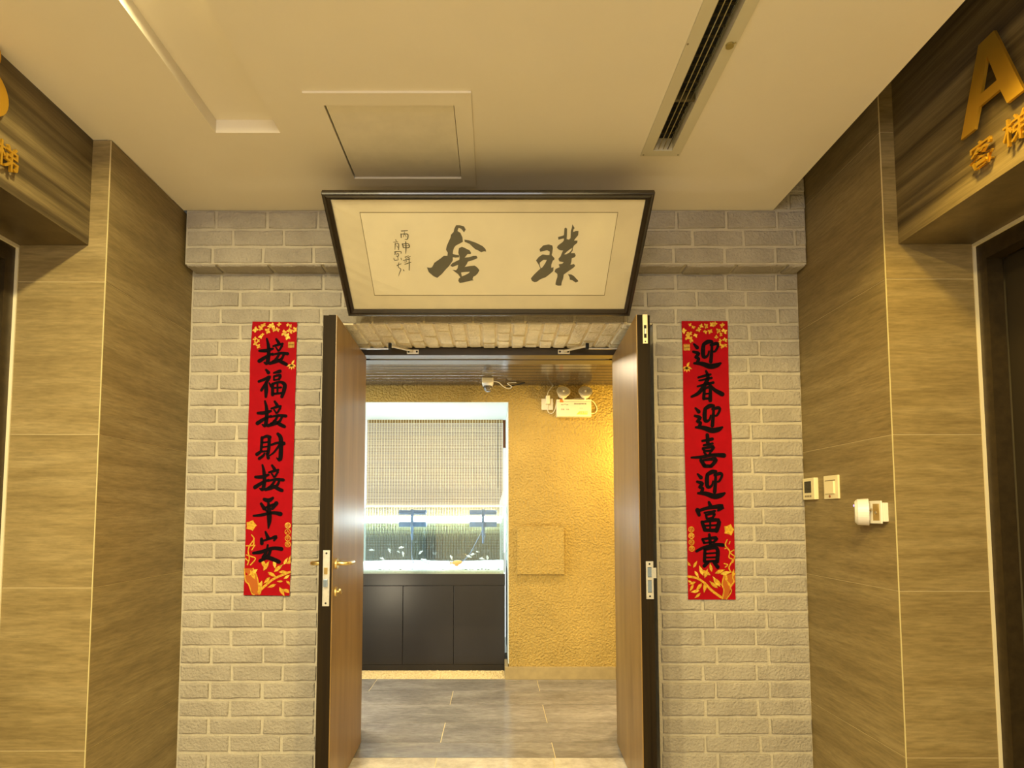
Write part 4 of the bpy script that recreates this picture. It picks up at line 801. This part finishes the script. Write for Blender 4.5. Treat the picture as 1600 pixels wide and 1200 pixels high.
for lx, rx in ((0.551, 8), (0.727, -8)):
    bm = bmesh.new(); cyl(bm, (lx, 4.66, 2.21), (lx, 4.655, 2.262), 0.008, n=12); obj('lamp_neck', bm, M['whitec'], t)
    mt = Matrix.Translation((lx, 4.640, 2.284)) @ Euler((R(90 - 32), 0, R(rx * 0.4))).to_matrix().to_4x4()
    bm = bmesh.new()
    bmesh.ops.create_cone(bm, cap_ends=True, segments=32, radius1=0.035, radius2=0.056, depth=0.05, matrix=Matrix.Translation((0, 0, -0.027)))
    bm.transform(mt); hd = obj('lamp_head', bm, M['whitec'], t, smooth=False)
    bm = bmesh.new(); bmesh.ops.create_cone(bm, cap_ends=True, segments=32, radius1=0.050, radius2=0.050, depth=0.003, matrix=Matrix.Translation((0, 0, 0))); bm.transform(mt); obj('reflector', bm, M['lens'], hd)
    bm = bmesh.new()
    for q in range(3):
        r_ = 0.043 - q * 0.012
        tube(bm, [(r_ * math.cos(a_ * math.pi / 6), r_ * math.sin(a_ * math.pi / 6), 0.002) for a_ in range(13)], 0.0012, 5)
    bm.transform(mt); obj('lens_ring', bm, M['grey'] if False else M['silver'], hd)
    bm = bmesh.new(); bmesh.ops.create_uvsphere(bm, u_segments=12, v_segments=8, radius=0.010, matrix=Matrix.Translation((0, 0, 0.002))); bm.transform(mt); obj('bulb', bm, M['silver'], hd)
# socket with plug
t2 = thing('wall_socket', 'white wall socket with a plug on the yellow wall', 'socket', (0.427, YF, 2.14))
obj('face_plate', B(0.380, 0.474, YF - 0.012, YF - 0.0003, 2.143, 2.236, bev=0.003), M['whitec'], t2)
t3 = thing('power_plug', 'white plug and cord pushed into the wall socket', 'plug', (0.427, YF - 0.012, 2.2))
obj('plug_body', B(0.412, 0.446, YF - 0.052, YF - 0.0125, 2.188, 2.256, bev=0.006), M['whitec'], t3)
bm = bmesh.new(); tube(bm, [(0.428, YF - 0.03, 2.255), (0.432, YF - 0.02, 2.285), (0.455, YF - 0.012, 2.32), (0.480, YF - 0.008, 2.352)], 0.0035, 8); obj('cord', bm, M['whitec'], t3, smooth=True)
bm = bmesh.new(); tube(bm, [(0.428, YF - 0.03, 2.19), (0.430, YF - 0.02, 2.135), (0.445, YF - 0.01, 2.117), (0.470, YF - 0.010, 2.118), (0.488, YF - 0.02, 2.150), (0.5, YF - 0.03, 2.205)], 0.0035, 8); obj('cord', bm, M['whitec'], t3, smooth=True)
t4 = t
bm = bmesh.new(); tube(bm, [(0.772, YE + 0.02, 2.219), (0.80, YF - 0.02, 2.208), (0.826, YF - 0.01, 2.17), (0.828, YF - 0.008, 2.14), (0.81, YF - 0.015, 2.116), (0.776, YE + 0.03, 2.112)], 0.0035, 8); obj('cable', bm, M['whitec'], t4, smooth=True)
bm = bmesh.new(); tube(bm, [(0.60, YE + 0.03, 2.222), (0.66, YE + 0.02, 2.229), (0.71, YE + 0.02, 2.232), (0.77, YE + 0.03, 2.222)], 0.002, 6); obj('cable', bm, M['whitec'], t4, smooth=True)

# dome camera
t = thing('dome_camera', 'small white dome camera hanging at the slatted corridor ceiling', 'security camera', (-0.054, 4.45, ZI))
obj('mount_box', B(-0.098, -0.010, 4.41, 4.49, 2.300, ZI, bev=0.006), M['whitec'], t)
bm = bmesh.new(); cyl(bm, (-0.054, 4.45, 2.282), (-0.054, 4.45, 2.300), 0.038, 0.043, n=28); obj('collar', bm, M['white'], t)
bm = bmesh.new(); ellipsoid(bm, (-0.054, 4.45, 2.272), 0.034, 0.034, 0.036, 24, 16); obj('dome', bm, M['dome'], t, smooth=True)
t = thing('camera_cable', 'tangled white and black cable beside the dome camera', 'cable', (0.10, 4.5, ZI))
bm = bmesh.new(); tube(bm, [(-0.010, 4.46, 2.322), (0.03, 4.48, 2.318), (0.07, 4.55, 2.300), (0.11, 4.62, 2.300), (0.135, 4.6, 2.312), (0.10, 4.55, 2.325), (0.13, 4.56, 2.335), (0.17, 4.56, 2.336)], 0.0032, 8); obj('white_cable', bm, M['white'], t, smooth=True)
bm = bmesh.new(); tube(bm, [(0.09, 4.60, 2.312), (0.12, 4.62, 2.320), (0.16, 4.62, 2.328), (0.24, 4.60, 2.340)], 0.004, 8); obj('black_cable', bm, M['hole'], t, smooth=True)

# ------------------------------------------------------------------ aquarium on its cabinet
YT = 4.97; XT0, XT1 = -1.36, 0.086
t = thing('aquarium_cabinet', 'black three door cabinet under the aquarium', 'cabinet', (-0.64, YT, 0.0))
obj('carcass', B(XT0, XT1 - 0.002, YT + 0.02, 5.50, 0.0, 0.795, bev=0.001), M['cab'], t)
obj('top_rail', B(XT0, XT1, YT - 0.001, YT + 0.0195, 0.702, 0.797, bev=0.001), M['cab'], t)
dx = [XT0, -1.20, -0.770, -0.345, XT1]
for a, b in zip(dx, dx[1:]): obj('door', B(a + 0.002, b - 0.002, YT, YT + 0.0195, 0.05, 0.698, bev=0.0015), M['cab'], t)
obj('plinth', B(XT0, XT1, YT + 0.002, YT + 0.0195, 0.0, 0.048), M['cab'], t)

t = thing('aquarium', 'lit glass aquarium standing in the wall niche on the black cabinet', 'aquarium', (-0.64, 5.2, 0.798))
ZT0, ZT1 = 0.798, 1.375
for nm_, q in (('front_pane', (XT0, XT1, YT + 0.002, YT + 0.012)), ('back_pane', (XT0, XT1, 5.48, 5.49)), ('side_pane', (XT0, XT0 + 0.01, YT + 0.013, 5.479)), ('side_pane', (XT1 - 0.01, XT1, YT + 0.013, 5.479))):
    obj(nm_, B(*q, ZT0, ZT1), M['glass'], t)
bm = bmesh.new(); box(bm, XT0, XT1, YT + 0.000, YT + 0.016, ZT1 - 0.006, ZT1 + 0.006); box(bm, XT0, XT1, 5.476, 5.492, ZT1 - 0.006, ZT1 + 0.006); obj('rim', bm, M['rim'], t)
obj('base_pane', B(XT0 + 0.011, XT1 - 0.011, YT + 0.013, 5.479, ZT0, ZT0 + 0.008), M['niche'], t)
# water surface and body
ZW = 1.268
tag(obj('water', B(XT0 + 0.0105, XT1 - 0.0105, YT + 0.0125, 5.4795, ZT0 + 0.0085, ZW), M['water'], t), kind='stuff')
# sand bed with a wavy top
bm = bmesh.new(); g1 = []; n1, n2 = 60, 8
for j in range(n2 + 1):
    for i in range(n1 + 1):
        x_ = XT0 + 0.012 + (XT1 - XT0 - 0.024) * i / n1; y_ = YT + 0.014 + 0.46 * j / n2
        z_ = ZT0 + 0.012 + 0.045 * (j / n2) ** 0.5 + 0.006 * math.sin(x_ * 7 + 1) * (j / n2) + random.uniform(0, 0.003)
        g1.append(bm.verts.new((x_, y_, z_ + 0.016)))
for j in range(n2):
    for i in range(n1):
        k = j * (n1 + 1) + i; bm.faces.new((g1[k], g1[k + 1], g1[k + n1 + 2], g1[k + n1 + 1]))
for i in range(n1):
    a_, b_ = g1[i], g1[i + 1]; c_ = bm.verts.new((b_.co.x, b_.co.y, ZT0 + 0.009)); d_ = bm.verts.new((a_.co.x, a_.co.y, ZT0 + 0.009)); bm.faces.new((a_, b_, c_, d_))
tag(obj('sand_bed', bm, M['sand'], t, smooth=True), 'white sand bed', kind='stuff')
bm = bmesh.new()
for k in range(70):
    x_ = random.choice([random.uniform(-0.98, -0.68), random.uniform(-0.48, 0.06), random.uniform(-0.36, -0.18)]); s_ = random.uniform(0.003, 0.010)
    ellipsoid(bm, (x_, YT + 0.022 + random.uniform(0, 0.03), ZT0 + 0.030 + random.uniform(-0.008, 0.008)), s_ * 1.5, 0.004, s_ * 0.6, 6, 4)
tag(obj('water_plants', bm, M['weed'], t), 'dark green low plants', kind='stuff')
t = thing('aquarium_lamp', 'long bright white tube lamp lying along the aquarium back', 'lamp', (-0.64, 5.42, 1.25))
bm = bmesh.new(); cyl(bm, (-1.33, 5.43, 1.250), (0.060, 5.43, 1.250), 0.030, n=16); obj('lamp_tube', bm, M['lampbar'], t)
# pumps
for k, (x_, lab) in enumerate(((-0.710, 'blue grey hang on pump at the left of the aquarium'), (-0.100, 'blue grey hang on pump at the right end of the aquarium'))):
    t = thing('water_pump', lab, 'pump', (x_, 5.10, 1.0), 'aquarium pumps')
    bm = bmesh.new(); box(bm, x_ - 0.117, x_ + 0.117, 5.06, 5.14, 1.305, 1.336, bev=0.004); cyl(bm, (x_ - 0.115, 5.05, 1.308), (x_ + 0.115, 5.05, 1.308), 0.012, n=12)
    obj('pump_body', bm, M['pump'], t)
    obj('pump_reflection', B(x_ - 0.118, x_ + 0.118, 5.06, 5.14, 1.190, 1.236, bev=0.004), M['pump'], t)  # mirror image of the pump body in the water, modelled as a box
    bm = bmesh.new(); cyl(bm, (x_, 5.045, 1.15), (x_, 5.045, 1.34), 0.013, n=14); cyl(bm, (x_, 5.045, 1.05 if k else 1.08), (x_, 5.045, 1.15), 0.009, n=12); cyl(bm, (x_, 5.045, 1.118), (x_, 5.045, 1.128), 0.014, n=14)
    obj('pump_stem', bm, M['pump'], t)
    bm = bmesh.new()
    if k: tube(bm, [(x_ - 0.01, 5.05, 1.15), (x_ - 0.06, 5.06, 1.06), (x_ - 0.12, 5.08, 0.95), (x_ - 0.18, 5.1, 0.89)], 0.003, 6)
    else: tube(bm, [(x_, 5.045, 1.08), (x_ - 0.004, 5.05, 1.0), (x_, 5.06, 0.93), (x_ + 0.01, 5.08, 0.88)], 0.003, 6)
    obj('pump_hose', bm, M['pump'], t)
# fish
def fish(x, z, s, ang, m, label, group, y=None):
    y = random.uniform(5.0, 5.06) if y is None else y
    t = thing('fish', label, 'fish', (x, y, z), group)
    rot = Euler((0, R(ang), 0))
    bm = bmesh.new(); ellipsoid(bm, (0, 0, 0), s, s * 0.3, s * 0.42, 12, 8); me_ = bm; me_.transform(Matrix.Translation((x, y, z)) @ rot.to_matrix().to_4x4()); obj('body', me_, m, t, smooth=True)
    def fin(pts, nm):
        bm = bmesh.new(); prism(bm, [pts], lambda a, b, l: Vector((a * s, l - 0.0008, b * s)), 0.0016); bm.transform(Matrix.Translation((x, y, z)) @ rot.to_matrix().to_4x4()); obj(nm, bm, m, t)
    fin([(0.85, 0.0), (1.45, 0.42), (1.32, 0.0), (1.45, -0.42)], 'tail'); fin([(-0.4, 0.3), (-0.05, 0.72), (0.45, 0.62), (0.5, 0.2)], 'dorsal_fin')
FX = [(138, 528, 0), (250, 615, 20), (325, 528, 60), (447, 502, -10), (418, 545, 30), (467, 562, 80), (648, 555, -40), (690, 640, 25), (968, 600, 70), (1148, 592, 20), (1190, 572, -10), (1240, 545, 15), (1285, 615, 8), (1343, 605, 85)]
FL = ['white fish nearest the left end of the tank', 'white fish low at the left of the tank', 'white fish left of the left pump hose, higher of the left pair', 'white fish highest in the left half of the tank',
      'tiny white fish between three larger ones left of the left hose', 'small white fish just left of the left pump hose', 'white fish just right of the left pump hose', 'large white fish swimming low beside the left pump hose',
      'white fish just above the orange fish tail', 'round white fish right of the orange fish', 'large white fish under the right pump', 'tiny white fish below the right pump stem', 'slim white fish low at the right of the tank', 'upright white fish nearest the right end of the tank']
def fpx(u, v, y): return ((560 + u / 6.667 - 773) * y / 915.0 * 0.998, 1.30 - (780 + v / 6.667 - 803.4) * y / 915.0 * 1.0)
for i, (u, v, a) in enumerate(FX):
    x_, z_ = fpx(u, v, 5.03); fish(x_, z_, 0.034 if i == 7 else (0.012 if i in (4, 11) else 0.019), a, M['fish'], FL[i], 'white fish in the aquarium', 5.03)
x_, z_ = fpx(1030, 655, 5.03); fish(x_, z_, 0.045, 175, M['fish2'], 'orange goldfish low in the right half of the tank', None, 5.03)

# gravel strip in front of the cabinet
bm = bmesh.new(); box(bm, -1.449, 0.081, 4.7195, 4.968, -0.007, -0.0005)
for k in range(900):
    x_ = random.uniform(-1.3, 0.07); y_ = random.uniform(4.73, 4.955); s_ = random.uniform(0.005, 0.011)
    bmesh.ops.create_icosphere(bm, subdivisions=1, radius=s_, matrix=Matrix.Translation((x_, y_, 0.001)) @ Matrix.Diagonal((random.uniform(0.8, 1.4), 1, 0.6, 1)))
tag(obj('gravel_strip', bm, M['gravel']), 'strip of beige gravel on the floor before the black cabinet', 'gravel', kind='stuff')

# bamboo blind behind the aquarium
t = thing('bamboo_blind', 'woven bamboo blind hanging behind the aquarium', 'blind', (-0.57, 5.58, 2.2))
bm = bmesh.new(); z_ = 2.205; k = 0
while z_ > 0.84:
    hh = random.choice((0.0052, 0.006, 0.0045)); x1_ = 0.078 - (0.03 * max(0, (1.52 - z_)) / 0.1 if z_ > 1.42 and z_ < 1.52 else (0.03 if z_ <= 1.42 else 0))
    box(bm, -1.222 + random.uniform(-0.002, 0.002), x1_, 5.578, 5.5815, z_ - hh, z_); z_ -= hh + 0.0022; k += 1
tag(obj('bamboo_slats', bm, M['bamboo'], t), kind='stuff')
bm = bmesh.new()
for k in range(51):
    x_ = -1.212 + k * 0.0256; box(bm, x_, x_ + 0.0046, 5.5745, 5.5775, 0.845, 2.207)
tag(obj('warp_strings', bm, M['string'], t), kind='stuff')
obj('head_rail', B(-1.222, 0.080, 5.583, 5.60, 2.175, 2.205), M['woodpost'], t)
bm = bmesh.new(); tube(bm, [(0.03, 5.573, 2.2), (0.03, 5.573, 1.9), (0.03, 5.573, 1.55)], 0.002, 6); obj('pull_cord', bm, M['hole'], t)
# what shows beside the blind: window and post behind it
wn = tag(obj('window_1', B(-1.5, 0.35, 6.30, 6.34, 0.0, 2.5), M['pane']), 'daylit window behind the bamboo blind', kind='structure')
obj('mullion', B(0.20, 0.23, 6.27, 6.299, 0, 2.5), M['woodpost'], wn)
tag(obj('trim_5', B(-2.1, 0.9, 5.6005, 6.34, 2.5, 2.55), M['niche']), 'ceiling behind the blind', kind='structure')
tag(obj('trim_6', B(-2.1, 0.9, 5.6005, 6.34, -0.05, 0.0), M['niche']), 'floor behind the blind', kind='structure')
tag(obj('trim_7', B(0.35, 0.40, 5.6005, 6.34, 0.0, 2.5), M['niche']), 'side behind the blind, right', kind='structure')
tag(obj('trim_8', B(-1.6, -1.5, 5.6005, 6.34, 0.0, 2.5), M['niche']), 'side behind the blind, left', kind='structure')
obj('wood_post', B(0.082, 0.14, 5.70, 5.76, 1.95, 2.49), M['woodpost'], wn)

# ------------------------------------------------------------------ wall devices on the right stone wall
XR = 1.575
t = thing('thermostat', 'small white thermostat with dark screen against the brick corner', 'thermostat', (XR, 2.90, 1.42))
obj('case', B(XR - 0.022, XR, 2.845, 2.950, 1.372, 1.478, bev=0.003), M['whitec'], t)
obj('screen', B(XR - 0.0235, XR - 0.0215, 2.872, 2.932, 1.405, 1.462), M['screen'], t)
for k in range(3): obj('button', B(XR - 0.024, XR - 0.0215, 2.872 + k * 0.021, 2.887 + k * 0.021, 1.384, 1.393), M['grey'], t)
t = thing('light_switch', 'white rocker switch plate between thermostat and round sensor', 'switch', (XR, 2.727, 1.42))
obj('face_plate', B(XR - 0.009, XR, 2.669, 2.785, 1.371, 1.480, bev=0.002), M['whitec'], t)
rk = B(XR - 0.016, XR - 0.008, 2.694, 2.768, 1.395, 1.452, bev=0.002); obj('rocker', rk, M['whitec'], t)
obj('switch_slot', B(XR - 0.010, XR - 0.0085, 2.690, 2.772, 1.455, 1.459), M['grey'], t)
bm = bmesh.new(); cyl(bm, (XR - 0.012, 2.735, 1.383), (XR - 0.008, 2.735, 1.383), 0.006, n=12); obj('indicator', bm, M['woodpost'], t)
t = thing('wall_sensor', 'white round wall detector sticking out on a bracket arm', 'sensor', (XR, 2.42, 1.31))
xs_ = XR - 0.0
bm = bmesh.new(); cyl(bm, (xs_ - 0.055, 2.460, 1.309), (xs_ - 0.020, 2.440, 1.309), 0.054, 0.056, n=32); hd = obj('sensor_head', bm, M['sensor'], t)
bm = bmesh.new(); cyl(bm, (xs_ - 0.063, 2.4645, 1.309), (xs_ - 0.0555, 2.4602, 1.309), 0.044, 0.052, n=32); obj('sensor_face', bm, M['white'], hd)
bm = bmesh.new(); cyl(bm, (xs_ - 0.0560, 2.4835, 1.336), (xs_ - 0.0530, 2.4820, 1.336), 0.004, n=10); obj('blue_light', bm, mat('blue_led', (0.3, 0.25, 0.9), 0.4, emis=(0.45, 0.35, 1.0), estr=1.5), hd)
bm = bmesh.new(); cyl(bm, (xs_ - 0.034, 2.418, 1.318), (xs_ - 0.030, 2.405, 1.318), 0.005, n=10); obj('sensor_screw', bm, M['grey'], hd)
bm = bmesh.new(); box(bm, xs_ - 0.026, xs_ - 0.020, 2.352, 2.425, 1.262, 1.354, bev=0.002); box(bm, xs_ - 0.021, xs_ - 0.0005, 2.345, 2.356, 1.270, 1.346, bev=0.002); box(bm, xs_ - 0.021, xs_ - 0.0005, 2.395, 2.44, 1.275, 1.345, bev=0.002)
obj('bracket', bm, M['white'], t)
obj('bracket_recess', B(xs_ - 0.0268, xs_ - 0.0255, 2.362, 2.402, 1.274, 1.342), M['brass'], t)
bm = bmesh.new(); cyl(bm, (xs_ - 0.030, 2.382, 1.306), (xs_ - 0.0262, 2.382, 1.306), 0.006, n=12); obj('bracket_screw', bm, M['grey'], t)

# ------------------------------------------------------------------ gold lettering on the lintels
XG = 1.633
t = thing('gold_letter', 'big gold letter A standing off the right lintel', 'lettering', (XG, 1.82, 2.58))
def ga(y, z, l): return Vector((XG - 0.018 - l, 1.820 - y, 2.585 + z))
A_ = [[(-0.120, 0.0), (-0.062, 0.0), (-0.040, 0.062), (0.040, 0.062), (0.062, 0.0), (0.120, 0.0), (0.030, 0.268), (-0.030, 0.268)], [(-0.031, 0.100), (0.0, 0.206), (0.031, 0.100)]]
bm = bmesh.new(); prism(bm, A_, ga, 0.010); obj('letter_face', bm, M['gold'], t)
bm = bmesh.new()
for yy, zz in ((-0.09, 0.02), (0.09, 0.02), (0, 0.24)): cyl(bm, ga(yy, zz, 0), ga(yy, zz, -0.0175), 0.004, n=8)
obj('standoffs', bm, M['gold'], t)
def gtext(ch, y, z, size, s, label, off=0.0004):
    x_ = (XG if s > 0 else -1.65) 
    t = thing('gold_character', label, 'lettering', (x_, y, z), 'gold lift lettering')
    xx = x_ - s * 0.022
    if s > 0: m_ = Matrix(((0, 0, -1, xx), (-1, 0, 0, y), (0, 1, 0, z), (0, 0, 0, 1)))
    else: m_ = Matrix(((0, 0, 1, xx), (1, 0, 0, y), (0, 1, 0, z), (0, 0, 0, 1)))
    obj('character_face', text_bm(ch, size, 0.009, m_, off), M['gold'], t)
    bm = bmesh.new()
    for a_, b_ in ((-0.022, -0.02), (0.022, 0.02)): cyl(bm, (x_, y + a_, z + b_), (xx, y + a_, z + b_), 0.003, n=8)
    obj('standoffs', bm, M['gold'], t)
gtext('客', 1.868, 2.484, 0.094, 1, 'small gold lift character under the left foot of the gold A')
gtext('梯', 1.738, 2.484, 0.094, 1, 'small gold lift character at the right edge of the photo')
gtext('梯', 1.885, 2.484, 0.094, -1, 'small gold lift character at the left edge of the photo')
gtext('客', 1.755, 2.484, 0.094, -1, 'small gold lift character just outside the left edge')
t = thing('gold_letter', 'big rounded gold letter at the left edge of the photo', 'lettering', (-1.65, 1.8, 2.57))
def gb(a, b, l): return Vector((-1.65 + 0.018 + l, 1.675 + a, 2.583 + b))
B_ = [[(0, 0)] + [(0.115 + 0.083 * math.sin(q), 0.080 - 0.080 * math.cos(q)) for q in [math.pi * k / 14 for k in range(1, 13)]] + [(0.150, 0.152)]
      + [(0.100 + 0.060 * math.sin(q), 0.212 - 0.058 * math.cos(q)) for q in [math.pi * (0.25 + 0.75 * k / 10) for k in range(11)]] + [(0, 0.270)],
      [(0.055, 0.045), (0.055, 0.125), (0.112, 0.125)] + [(0.112 + 0.035 * math.sin(q), 0.085 + 0.040 * math.cos(q)) for q in [math.pi * k / 8 for k in range(1, 9)]],
      [(0.055, 0.165), (0.055, 0.228), (0.095, 0.228)] + [(0.095 + 0.020 * math.sin(q), 0.1965 + 0.0315 * math.cos(q)) for q in [math.pi * k / 8 for k in range(1, 9)]]]
bm = bmesh.new(); prism(bm, B_, gb, 0.010); obj('letter_face', bm, M['gold'], t)
bm = bmesh.new()
for yy, zz in ((0.03, 0.03), (0.03, 0.24), (0.15, 0.08)): cyl(bm, gb(yy, zz, 0), gb(yy, zz, -0.0175), 0.004, n=8)
obj('standoffs', bm, M['gold'], t)
